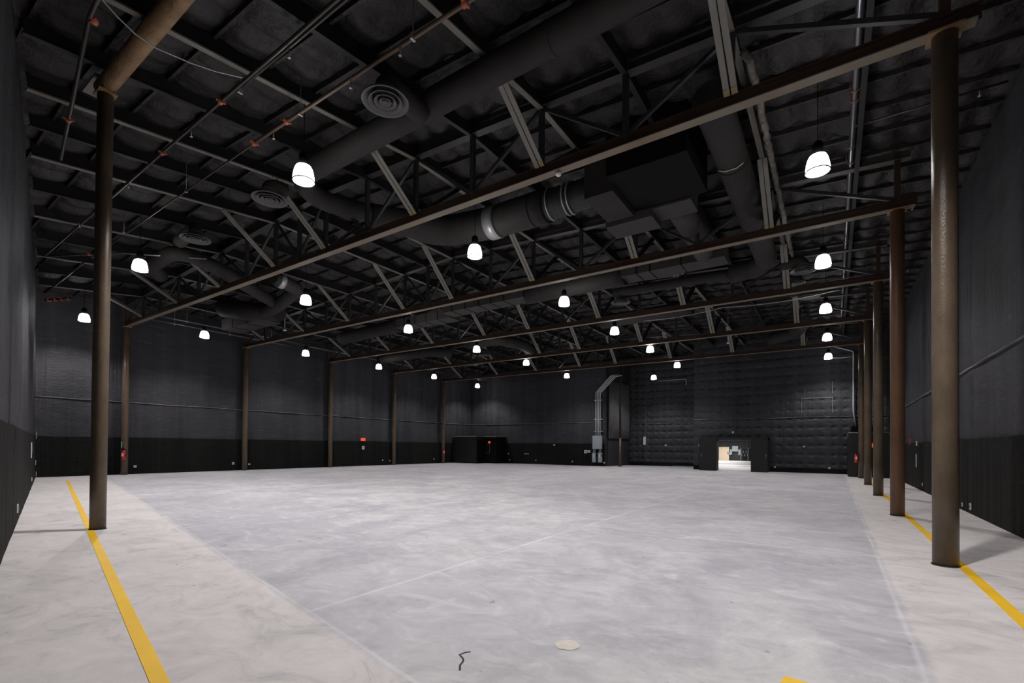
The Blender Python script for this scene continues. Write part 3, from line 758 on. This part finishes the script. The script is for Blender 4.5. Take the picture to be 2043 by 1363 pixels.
pipe([(-4.0, -3.39, 8.3), (-12.0, -3.44, 8.3)], .036, 'rusty brown sprinkler pipe above the nearest lamp, ending at an orange coupling', 'rustpipe', fits=[((-11.95, -3.44, 8.3), (1, 0, 0)), ((-10.66, -3.43, 8.3), (1, 0, 0)), ((-5.9, -3.4, 8.3), (1, 0, 0))],
     hangers=X_(-7.0, -10.2, y=-3.42, z=8.3), heads=X_(-7.3, -8.6, -11.2, y=-3.42, z=8.28), group='sprinkler pipes')
pipe([(-12.0, -3.44, 8.3), (-23.5, -3.3, 8.3)], .022, 'thin dark sprinkler branch continuing left of the orange coupling', group='sprinkler pipes', hangers=X_(-15.5, -20.0, y=-3.4, z=8.3))
pipe([(-10.2, -6.55, 8.32), (-11.0, -6.5, 8.3), (-16.4, -5.67, 8.3)], .035, 'sprinkler pipe left of the lone column with a wide orange coupling', fits=[((-11.0, -6.45, 8.3), (-.1, 1, 0)), ((-14.4, -5.98, 8.3), (1, -.15, 0))], group='sprinkler pipes')
pipe([(-22.8, -3.69, 7.85), (-27.3, -3.55, 7.85)], .035, 'sprinkler pipe stub at far left above the orange valve', group='sprinkler pipes')
pipe([(-24.8, -4.3, 8.3), (-21.6, -3.0, 8.15), (-19.5, -1.2, 8.1)], .03, 'pale pipe joining the sprinkler pipe near the left wall', 'chromepipe', group='sprinkler pipes', fits=[((-22.9, -3.52, 8.22), (1, .4, 0))])
# valve cluster
O = (-28.9, -3.1, 7.8); t = empty('sprinkler_valve', O, 'orange valve assembly on a short pipe at the far left under the roof', 'valve')
rel(MB().tube([(-29.7, -3.3, 7.8), (-28.4, -2.75, 7.8)], .05, 12), O).build('valve_body', 'pipe', t)
for i in range(4):
    c = Vector((-29.5+.33*i, -3.22+.14*i, 7.8)); rel(MB().tube([c-Vector((.04, .017, 0)), c+Vector((.04, .017, 0))], .085, 12), O).build('coupling', 'fitting', t)
rel(MB().lathe([(0, .08), (.09, .08), (.09, .1), (0, .1)], (-29.0, -3.0, 7.8), 14), O).build('handwheel', 'fitting', t)
# pipes along the back left wall
pipe([(-30.55, .9, 8.28), (-30.55, 9.5, 8.28)], .045, 'grey pipe running along the top of the back left wall, upper one', 'chromepipe', group='pipes along the back left wall', hangers=X_(-30.55, y=2.5, z=8.28)+X_(-30.55, y=7.2, z=8.28))
pipe([(-30.5, .9, 8.02), (-30.5, 8.5, 8.0)], .035, 'grey pipe running along the top of the back left wall, lower one', 'chromepipe', group='pipes along the back left wall', hangers=X_(-30.5, y=1.9, z=8.0)+X_(-30.5, y=4.7, z=8.0))
pipe([(-30.5, 9.8, 8.2), (-30.5, 23.5, 8.2)], .04, 'grey pipe high on the back left wall beyond the third column', 'chromepipe', group='pipes along the back left wall', hangers=X_(-30.5, y=14.2, z=8.2)+X_(-30.5, y=20.4, z=8.2))
# big grey conduit at right
t = pipe([(-.93, -7.2, 8.8), (-.93, 25.2, 8.8)], .062, 'thick shiny grey main pipe running along the right side of the ceiling', 'chromepipe', name='main_pipe')
Oc = (-.93, -7.2, 8.8)
for y in (-1.0, 2.7, 3.05, 5.6, 8.7, 11.0, 14.8, 20.0):
    h = MB(); h.tube([(-.93+.085*math.cos(th), y, 8.8+.085*math.sin(th)) for th in [PI+PI*i/8 for i in range(9)]], .010, 6)
    h.tube([(-1.015, y, 8.8), (-1.02, y, deck_z(-1, y)-.1)], .006, 6); h.tube([(-.845, y, 8.8), (-.84, y, deck_z(-1, y)-.1)], .006, 6)
    rel(h, Oc).build('pipe_clamp', 'rust' if y in (2.7, 3.05, 5.6, 11.0) else 'blackst', t)
for y in (1.9, 4.9, 9.2, 12.6, 17.5): rel(MB().tube([(-.93, y-.06, 8.8), (-.93, y+.06, 8.8)], .072, 16), Oc).build('pipe_joint', 'chromepipe', t)
# dirty wrapped pipe beside the kickers
pts = [(-2.62, .3, 8.62)]
for i in range(1, 60):
    y = .3+i*.18; pts.append((-2.52+.03*nz3(y*2, 0, 0), y, 8.55+.03*nz3(y*2.3, 4, 0)))
t = empty('wrapped_pipe', pts[0], 'dirty pale wrapped pipe beside the round duct on the right', 'pipe')
rads = [.065+.028*nz3(i*.9, 2, 1) for i in range(len(pts))]
rel(MB().tube(pts, .06, 12, rads=rads), pts[0]).build('wrap', 'dirty', t)
# sprinkler branches at right
for i, (y, x0, x1, zz) in enumerate(((4.0, -.9, 1.5, 8.75), (8.9, -2.3, 1.5, 8.7), (14.9, -2.4, 1.45, 8.65), (20.9, -3.5, 1.4, 8.6))):
    pipe([(x0, y, zz), (x1, y, zz-.02)], .022, 'thin branch pipe reaching the right wall, %s from the camera' % ordn[i].replace('nearest', 'first'), 'pipe', group='branch pipes at the right wall', heads=X_(.6, 1.1, y=y, z=zz), fits=[((.75, y, zz), (1, 0, 0))] if i == 0 else ())
# pale drooping cables
pts = [(-9.95, -6.9, 8.06), (-10.03, -6.59, 8.0), (-10.09, -6.40, 7.93), (-10.14, -6.17, 7.87), (-10.15, -5.90, 7.85), (-10.16, -5.41, 7.95), (-10.17, -5.02, 8.07), (-10.15, -4.58, 8.24)]
ptsx = []
for p, q in zip(pts, pts[1:]): ptsx += [Vector(p).lerp(Vector(q), i/4) for i in range(4)]
ptsx.append(Vector(pts[-1]))
tag(MB().tube(ptsx, .010, 6).build('loose_cable', 'cable'), 'pale loose cable drooping in front of the thick tan beam', 'cable')
pts = []
for i in range(31):
    f_ = i/30; x = -9.8+8.7*f_; s_ = 4*(f_*2 % 1)*(1-(f_*2 % 1)); pts.append((x, 14.4, 8.0-.13*s_+.06*f_))
tag(MB().tube(pts, .014, 6).build('hanging_cable', 'cable'), 'long white cable sagging across the ceiling behind the third truss', 'cable')
# pendants
def pendant(x, y, z, rad, label):
    O = (x, y, z); t = empty('pendant_sensor', O, label, 'sensor')
    MB().tube([(0, 0, .03), (0, 0, deck_z(x, y)-.1-z)], .012, 6).build('stem', 'conduit', t)
    MB().lathe([(0, -.03), (rad*.6, -.03), (rad, 0), (rad*.5, .05), (0, .06)], (0, 0, 0), 20).build('disc', 'white', t)
pendant(-23.75, 4.14, 7.25, .10, 'small pale disc hanging on a long stem below the left ducts')
pendant(-5.9, 18.2, 7.15, .07, 'small pale pendant hanging right of the centre lamps near the far wall')
O = (-6.15, 0, 7.42); t = empty('smoke_detector', O, 'small round smoke detector under the nearest truss chord', 'detector')
MB().lathe([(0, -.03), (.05, -.03), (.062, -.01), (.062, .03), (0, .03)], (0, 0, 0), 20).build('housing', 'signwhite', t)

# ------------------------------------------------------------------ far wall equipment
OC = (-17.65, 27.95, 0)
for i in range(4):
    x = -17.79+.135*i; e_ = .14*i
    pts = [(x, 27.93, 2.55), (x, 27.93, 6.15-.02*i), (x+1.36+.0*i, 27.9, 7.5-.04*i), (x+1.75, 28.3, 7.62-.04*i)]
    pipe(pts, .034, 'pale electrical conduit bending right at the top, %s of four from the left' % cnt[i], 'conduit', name='conduit', cat='conduit', group='bundle of four bent conduits', sr=.25)
def strut(z, x0=-17.95, x1=-17.2):
    return tag(MB().box(x0, 27.95, z, x1, 28.08, z+.04).build('conduit_strut', 'conduit'), 'pale strut rail holding the four conduits at %s' % {5.5: 'the top', 3.9: 'mid height', 2.9: 'the bottom just above the box'}[z], 'strut', 'conduit strut rails')
for z in (5.5, 3.9, 2.9): strut(z)
O = (-17.62, 27.95, 1.43); t = empty('junction_box', O, 'blue-grey square junction box on the far wall under the four conduits', 'electrical box')
rel(MB().box(-18.02, 27.82, 1.43, -17.25, 28.1, 2.55), O).build('enclosure', 'panel', t)
rel(MB().box(-17.98, 27.805, 1.47, -17.29, 27.82, 2.51), O).build('cover', 'panel', t)
for i, (x0, lab) in enumerate(((-18.04, 'tall grey disconnect switch below the junction box, left of two'), (-17.52, 'tall grey disconnect switch below the junction box, right of two'))):
    O = (x0+.15, 27.9, .6); t = empty('disconnect_switch', O, lab, 'electrical box', 'disconnect switches')
    rel(MB().box(x0, 27.83, .32, x0+.29, 28.1, 1.12), O).build('enclosure', 'panel', t)
    rel(MB().box(x0+.29, 27.9, .8, x0+.33, 27.96, 1.0), O).build('lever', 'dark', t)
    rel(MB().box(x0+.09, 27.822, .7, x0+.17, 27.83, 1.0), O).build('warning_label', 'white', t)
    for dx in (.06, .2): rel(MB().tube([(x0+dx, 27.95, 1.1), (x0+dx, 27.95, 1.45)], .03, 10), O).build('nipple', 'conduit', t)
# corrugated panel on the recess side wall
mb = MB(); n = 64
P0, P1 = Vector((-16.9, 28.45, 0)), Vector((-16.52, 32.35, 0)); dd = (P1-P0)
nn = Vector((dd.y, -dd.x, 0)).normalized()
for i in range(n*4+1):
    f_ = i/(n*4); p = P0+dd*f_+nn*(.05+.035*math.sin(f_*PI*2*14))
    for z in (2.33, 4.6, 7.15): mb.v.append((p.x, p.y, z))
for i in range(n*4):
    A = i*3; mb.quad([A, A+3, A+4, A+1], True); mb.quad([A+1, A+4, A+5, A+2], True)
o = mb.build('corrugated_panel', 'curtain'); md = o.modifiers.new('thickness', 'SOLIDIFY'); md.thickness = .01
tag(o, 'grey corrugated metal sheet on the side wall of the recess', 'panel')
O = (-15.93, 28.7, 0); t = empty('steel_post', O, 'thin olive steel post standing in front of the corrugated sheet', 'post')
MB().tube([(0, 0, 0), (0, 0, 2.35)], .085, 16).build('lower_sleeve', 'brownline', t); MB().tube([(0, 0, 2.35), (0, 0, deck_z(-15.93, 28.7)-.1)], .085, 16).build('shaft', 'blackst', t)
MB().box(-.16, -.16, 0, .16, .16, .03).build('base_plate', 'brownline', t)
# black sliding leaves by the doorway
for (x0, x1, z1, lab) in ((-9.22, -8.12, 2.30, 'matt black sliding door leaf left of the bright doorway'), (-5.93, -4.92, 2.26, 'matt black sliding door leaf right of the bright doorway')):
    O = ((x0+x1)/2, 26.93, 0); t = empty('door_leaf', O, lab, 'door', 'black sliding door leaves')
    rel(MB().box(x0, 26.88, 0, x1, 26.97, z1), O).build('leaf', 'doorblack', t)
    hx = x0+.1 if x0 < -9 else x1-.1
    rel(MB().tube([(hx, 26.87, .95), (hx, 26.87, 1.2)], .018, 8), O).build('pull_handle', 'trim', t)
O = (-7.1, 27.5, 0); t = empty('door_surround', O, 'black box surround projecting around the bright doorway', 'door surround')
rel(MB().box(-9.3, 26.98, 0, -8.2, 28.1, 2.32), O).build('left_cheek', 'doorblack', t); rel(MB().box(-5.9, 26.98, 0, -4.9, 28.1, 2.3), O).build('right_cheek', 'doorblack', t)
rel(MB().box(-9.3, 26.99, 2.17, -4.9, 28.1, 2.36), O).build('lintel', 'doorblack', t)
# roller of cable / hose debris near recess floor
tag(MB().box(-12.6, 32.2, 0, -10.2, 32.45, .07).build('floor_batten', 'trim'), 'pale batten lying on the floor at the foot of the recess wall', 'batten')
tag(MB().box(-15.25, 32.48, 1.82, -15.05, 32.56, 2.55).build('hanging_tag', 'white'), 'small tall white tag on the tufted recess wall, left side', 'tag')
pipe([(-14.0, 32.5, 7.42), (-11.6, 32.5, 7.42), (-11.6, 32.5, 6.9)], .03, 'thin pale conduit bending down beside the recess lamp', 'conduit', name='conduit', cat='conduit', sr=.1)

# vestibules
O = (-28.5, 26.4, 0); t = empty('vestibule', O, 'black boxy vestibule with a glazed door at the far left corner', 'vestibule')
rel(MB().box(-31.25, 25.35, 0, -28.45, 28.1, 2.46), O).build('body', 'vest', t)
rel(MB().box(-31.25, 25.3, 2.46, -28.4, 28.1, 2.53), O).build('top_trim', 'trim', t)
rel(MB().box(-28.46, 25.5, 0, -28.38, 26.9, 2.1), O).build('door_panel', 'dark', t)
for i in range(4): rel(MB().box(-31.2, 25.31, .35+.55*i, -28.5, 25.35, .39+.55*i), O).build('board_joint', 'wall', t)
rel(MB().box(-28.45, 26.6, 0, -27.1, 28.1, 2.46), O).build('side_wing', 'dark', t)
rel(MB().box(-28.47, 26.55, 2.46, -27.05, 28.1, 2.52), O).build('wing_trim', 'trim', t)
f = MB(); f.box(-28.3, 26.56, .95, -27.85, 26.6, .97); f.box(-28.3, 26.56, 1.72, -27.85, 26.6, 1.74); f.box(-27.87, 26.56, .95, -27.85, 26.6, 1.74)
rel(f, O).build('window_frame', 'trim', t)
tag(MB().box(-27.98, 26.52, 1.86, -27.78, 26.6, 2.06).build('exit_light', 'redsign'), 'small red glowing light on the left vestibule door', 'sign')

O = (.3, 26.5, 0); t = empty('vestibule', O, 'black vestibule with pale top edge in the far right corner behind the columns', 'vestibule')
rel(MB().box(-.57, 24.9, 0, 1.35, 28.1, 2.5), O).build('body', 'vest', t)
f = MB().tube(path([(-.60, 24.88, 2.3), (-.6, 24.88, 2.55), (1.4, 24.88, 2.55)], .1, 4), .028, 8); rel(f, O).build('top_trim', 'trim', t)
rel(MB().box(-.4, 25.2, 2.5, .9, 27.9, 2.95), O).build('roof_box', 'dark', t)
tag(MB().box(.52, 24.8, 1.7, .70, 24.9, 1.95).build('exit_light', 'redsign'), 'small red glowing light on the right vestibule between two columns', 'sign')
# pale conduit in far right corner
pipe([(-1.4, 27.9, 8.25), (-.25, 27.9, 7.78), (-.25, 27.9, 4.0), (-.11, 27.9, 2.97)], .038, 'pale conduit dropping down the far wall onto the right vestibule', 'conduit', name='conduit', cat='conduit', sr=.12)
pipe([(-1.7, 27.88, 7.5), (-.9, 27.88, 7.42), (-.3, 27.88, 7.45)], .028, 'short pale horizontal conduit branch in the far right corner', 'conduit', name='conduit', cat='conduit', sr=.3)
tag(MB().box(.95, 27.5, 2.58, 1.08, 27.7, 8.8).build('downpipe', 'blackst'), 'black square downpipe in the far right corner above the vestibule', 'pipe')

# extinguishers
def extinguisher(x, y, z, rz, label):
    t = empty('fire_extinguisher', (x, y, z), label, 'fire extinguisher', 'red fire extinguishers', rz)
    MB().lathe([(0, 0), (.075, 0), (.085, .03), (.085, .40), (.06, .47), (.03, .50), (0, .50)], (0, 0, 0), 20).build('cylinder', 'red', t)
    h = MB().box(-.02, -.10, .50, .02, .05, .53); h.box(-.015, -.13, .55, .015, .05, .57); h.box(-.025, -.03, .48, .025, .03, .57); h.build('valve_lever', 'dark', t)
    MB().tube([(0, .03, .53), (.09, .05, .50), (.11, .02, .30), (.09, 0, .12)], .012, 8).build('hose', 'dark', t)
    MB().box(-.045, -.088, .18, .045, -.08, .34).build('label_plate', 'white', t)
    return t
extinguisher(-30.86, -.10, .75, .8, 'red fire extinguisher on the leftmost slim column')
o = MB().box(-.05, -.02, 0, .05, .0, .32); o.v = [(v[0]-30.93, v[1]-.16, v[2]+1.35) for v in o.v]
tag(o.build('inspection_tag', 'greentag'), 'green and white tag above the extinguisher on the leftmost slim column', 'tag')
extinguisher(-30.88, 23.62, .75, .9, 'red fire extinguisher on the fifth slim column beside the left vestibule')
extinguisher(-.24, 23.68, .85, 0, 'red fire extinguisher on the farthest right column')
# red sign and plates
tag(MB().box(-31.25, 14.65, 1.92, -31.2, 15.05, 2.14).build('wall_sign', 'redsign'), 'small red sign on the back left wall', 'sign')
def plate(loc, n_, w_, h_, label, m='white', group='small white wall plates'):
    x, y, z = loc; d = .018
    tx = Vector((-n_[1], n_[0], 0)); N_ = Vector((*n_, 0)).normalized(); tx.normalize()
    mb = MB(); c = Vector(loc)+N_*d/2; mb.bar(c-tx*w_/2, c+tx*w_/2, d, h_)
    b2 = MB(); c2 = Vector(loc)+N_*(d+.004); b2.bar(c2-tx*w_*.18, c2+tx*w_*.18, .008, h_*.45)
    t = empty('wall_plate', loc, label, 'wall plate', group)
    rel(mb, loc).build('cover', m, t); rel(b2, loc).build('insert', 'trim', t)
    return t
XB = -31.25
for (y, z, w_, h_, lab) in ((.5, .39, .12, .12, 'white outlet plate low on the back left wall, right of the leftmost slim column'),
    (5.35, .43, .12, .14, 'white outlet plate low on the back left wall, just left of the second slim column'), (6.3, .36, .12, .1, 'white outlet plate low on the back left wall, just right of the second slim column'),
    (14.88, 1.40, .22, .27, 'pale switch plate on the back left wall under the red sign'), (16.8, .40, .11, .11, 'white outlet plate low on the back left wall, left of the fourth slim column'), (17.55, .34, .1, .1, 'white outlet plate low on the back left wall, touching the fourth slim column'),
    (22.7, .4, .1, .1, 'white outlet plate low on the back left wall, left of the fifth slim column')):
    plate((XB, y, z), (1, 0), w_, h_, lab)
YP = YF-.09
for (x, z, w_, h_, lab) in ((-21.8, 1.75, .13, .13, 'single white plate at shoulder height on the far wall'), (-24.9, .92, .09, .09, 'left one of three tiny white plates in a row on the far wall'), (-24.72, .92, .09, .09, 'middle one of three tiny white plates in a row on the far wall'), (-24.54, .92, .09, .09, 'right one of three tiny white plates in a row on the far wall'),
    (-23.7, .34, .10, .10, 'tiny white outlet low on the far wall, below the three in a row'), (-20.0, .33, .1, .12, 'tiny white outlet low on the far wall, left of the double plates'), (-26.6, .33, .1, .1, 'tiny white outlet low on the far wall, nearest the left vestibule'), (-26.75, .9, .1, .1, 'tiny white plate on the far wall just right of the left vestibule'),
    (-18.76, 1.2, .24, .28, 'left of two large white plates beside the disconnect switches'), (-18.45, 1.22, .26, .22, 'right of two large white plates beside the disconnect switches'), (-17.05, .3, .1, .12, 'tiny white outlet low on the far wall, right of the disconnect switches')):
    plate((x, YP, z), (0, -1), w_, h_, lab)
for (x, z, w_, h_, lab) in ((-9.55, 1.78, .08, .16, 'tall little white plate left of the left black door leaf'), (-7.24, 2.74, .13, .13, 'small white light fitting centred above the bright doorway'), (-4.6, .33, .11, .11, 'small white outlet low on the far wall, just right of the right door leaf'), (-1.5, .37, .11, .11, 'small white outlet low on the far wall, left of the right vestibule'), (-2.9, 1.75, .1, .1, 'small grey plate at shoulder height between doorway and right vestibule')):
    plate((x, YF-.05, z), (0, -1), w_, h_, lab)
plate((-13.3, YR-.06, 1.8), (0, -1), .14, .14, 'round white fitting at shoulder height on the tufted recess wall')
XP = XR-.09
plate((XP, 18.8, 1.95), (-1, 0), .2, .3, 'red and white call point on the right wall between columns', 'red', 'right wall plates')
for (y, z, w_, h_, lab) in ((16.7, 1.86, .18, .18, 'white plate on the right wall beside the red call point'), (16.8, 1.15, .08, .55, 'tall narrow white sign on the right wall below the plates'), (15.2, .26, .12, .12, 'white outlet low on the right wall seen between two columns'), (8.35, .15, .08, .1, 'left of two white outlets low on the right wall, behind the nearest column'),
    (7.45, .19, .13, .16, 'right of two white outlets low on the right wall, behind the nearest column'), (20.6, .25, .1, .12, 'white outlet low on the right wall, farthest one'), (10.7, .85, .07, .07, 'tiny pale stud on the right wall above the outlets')):
    plate((XP, y, z), (-1, 0), w_, h_, lab, group='right wall plates')
# left wall plates
sn = Vector((.2035, 1, 0)).normalized()
for (x, z, w_, h_, lab) in ((-29.5, 1.9, .12, .3, 'white plate on the left wall at the far corner, highest'), (-29.0, .75, .16, .2, 'white outlet on the left wall near the corner'), (-22.5, 1.35, .08, .5, 'tall narrow pale sign on the left wall'), (-30.5, .2, .1, .2, 'low white outlet on the left wall at the corner'), (-23.6, .35, .1, .12, 'low white outlet in the middle of the left wall'), (-14.0, .35, .1, .16, 'low white outlet on the left wall at the photo edge')):
    plate((x, wall_y(x)+.10, z), (sn.x, sn.y), w_, h_, lab, group='left wall plates')

# small parts: pale line fitting frame on far right wall
o = MB()
for (x0, z0, x1, z1) in ((-3.05, 3.95, -3.02, 4.95), (-1.35, 3.95, -1.32, 4.9), (-3.05, 4.93, -1.3, 4.97), (-1.35, 5.2, -1.32, 6.0)):
    o.box(x0, YF-.05, z0, x1, YF-.01, z1)
tag(o.build('wall_batten_frame', 'trim'), 'thin pale rectangular batten outline on the far wall left of the right vestibule', 'batten')

# ------------------------------------------------------------------ room beyond the doorway
struct(MB().box(-22, 58.2, -.1, -2, 58.5, 3.2).build('wall_inner_far', 'wall'))
struct(MB().box(-22.3, 28.45, -.1, -22, 58.5, 3.2).build('wall_inner_left', 'wall'))
struct(MB().box(-2, 28.45, -.1, -1.7, 58.5, 3.2).build('wall_inner_right', 'wall'))
struct(MB().box(-22.3, 33.0, 3.0, -1.7, 58.5, 3.2).build('ceiling_inner', 'joist'))
struct(MB().box(-9.95, 28.45, 3.0, -1.7, 33.0, 3.2).build('ceiling_inner_near', 'joist'))
struct(MB().box(-22.3, 32.9, 0, -9.7, 33.1, 3.2).build('wall_inner_near', 'wall'))
t = empty('inner_door', (-13.15, 58.0, 0), 'pale wooden door glowing in the lit room beyond the doorway', 'door')
MB().box(-.62, .05, 0, .62, .12, 1.75).build('door_panel', 'beige', t); MB().box(.46, .0, .85, .52, .05, 1.15).build('handle', 'dark', t)
for (dx, z0, dw, dh, lab) in ((1.22, 1.18, .70, .72, 'large grey electrical cabinet in the room beyond the doorway'), (.72, .72, .24, .72, 'left small grey cabinet in the room beyond the doorway'), (1.72, .72, .24, .72, 'right small grey cabinet in the room beyond the doorway'), (.50, .78, .2, .25, 'tiny white box beside the left small cabinet beyond the doorway')):
    x = -13.0+dx
    t = empty('cabinet', (x, 57.9, z0), lab, 'cabinet', 'grey cabinets beyond the doorway')
    MB().box(-dw/2, 0, 0, dw/2, .28, dh).build('body', 'panel', t); MB().box(-dw/2+.03, -.015, .03, dw/2-.03, 0, dh-.03).build('cabinet_door', 'panel', t)
t = empty('cage_rack', (-10.63, 57.4, 0), 'dark wire rack of gear at right in the room beyond the doorway', 'rack')
for sx_ in (-.42, .42):
    for sy_ in (0, .4): MB().box(sx_-.02, sy_-.02, 0, sx_+.02, sy_+.02, 1.65).build('post', 'trim', t)
for z in (.2, .6, 1.0, 1.4, 1.62): MB().box(-.44, 0, z, .44, .42, z+.025).build('shelf', 'blackst', t)
for i in range(5): tag(MB().box(-10.98+.16*i, 57.5, 1.026 if i % 2 else .626, -10.86+.16*i, 57.7, 1.28 if i % 2 else .88).build('equipment_case', 'diff'), 'small grey case on the dark wire rack, %s from the left' % cnt[i], 'case', 'cases on the wire rack')
MAT['tube'] = mat('lit_fluorescent_tube', (1, 1, 1), .5, emit=(1, .98, .95), strength=5)
for i, x in enumerate((-12.0, -11.4)):
    t = empty('strip_light', (x, 52.5, 2.935), '%s long strip light on the ceiling of the room beyond the doorway' % ['left', 'right'][i], 'lamp', 'strip lights beyond the doorway')
    MB().box(-.11, -3, 0, .11, 3, .06).build('housing', 'white', t); MB().box(-.08, -2.95, -.05, .08, 2.95, 0).build('tube', 'tube', t)
for (x, y, e_) in ((-12.5, 54, 300), (-11.5, 47, 220), (-10, 40, 220), (-8.5, 34.5, 150), (-7.3, 30, 70)):
    ld = bpy.data.lights.new('inner_light', 'AREA'); ld.energy = e_; ld.size = 3; ld.color = (1, .97, .93)
    lo = bpy.data.objects.new('inner_light', ld); COL.objects.link(lo); lo.location = (x, y, 2.7)
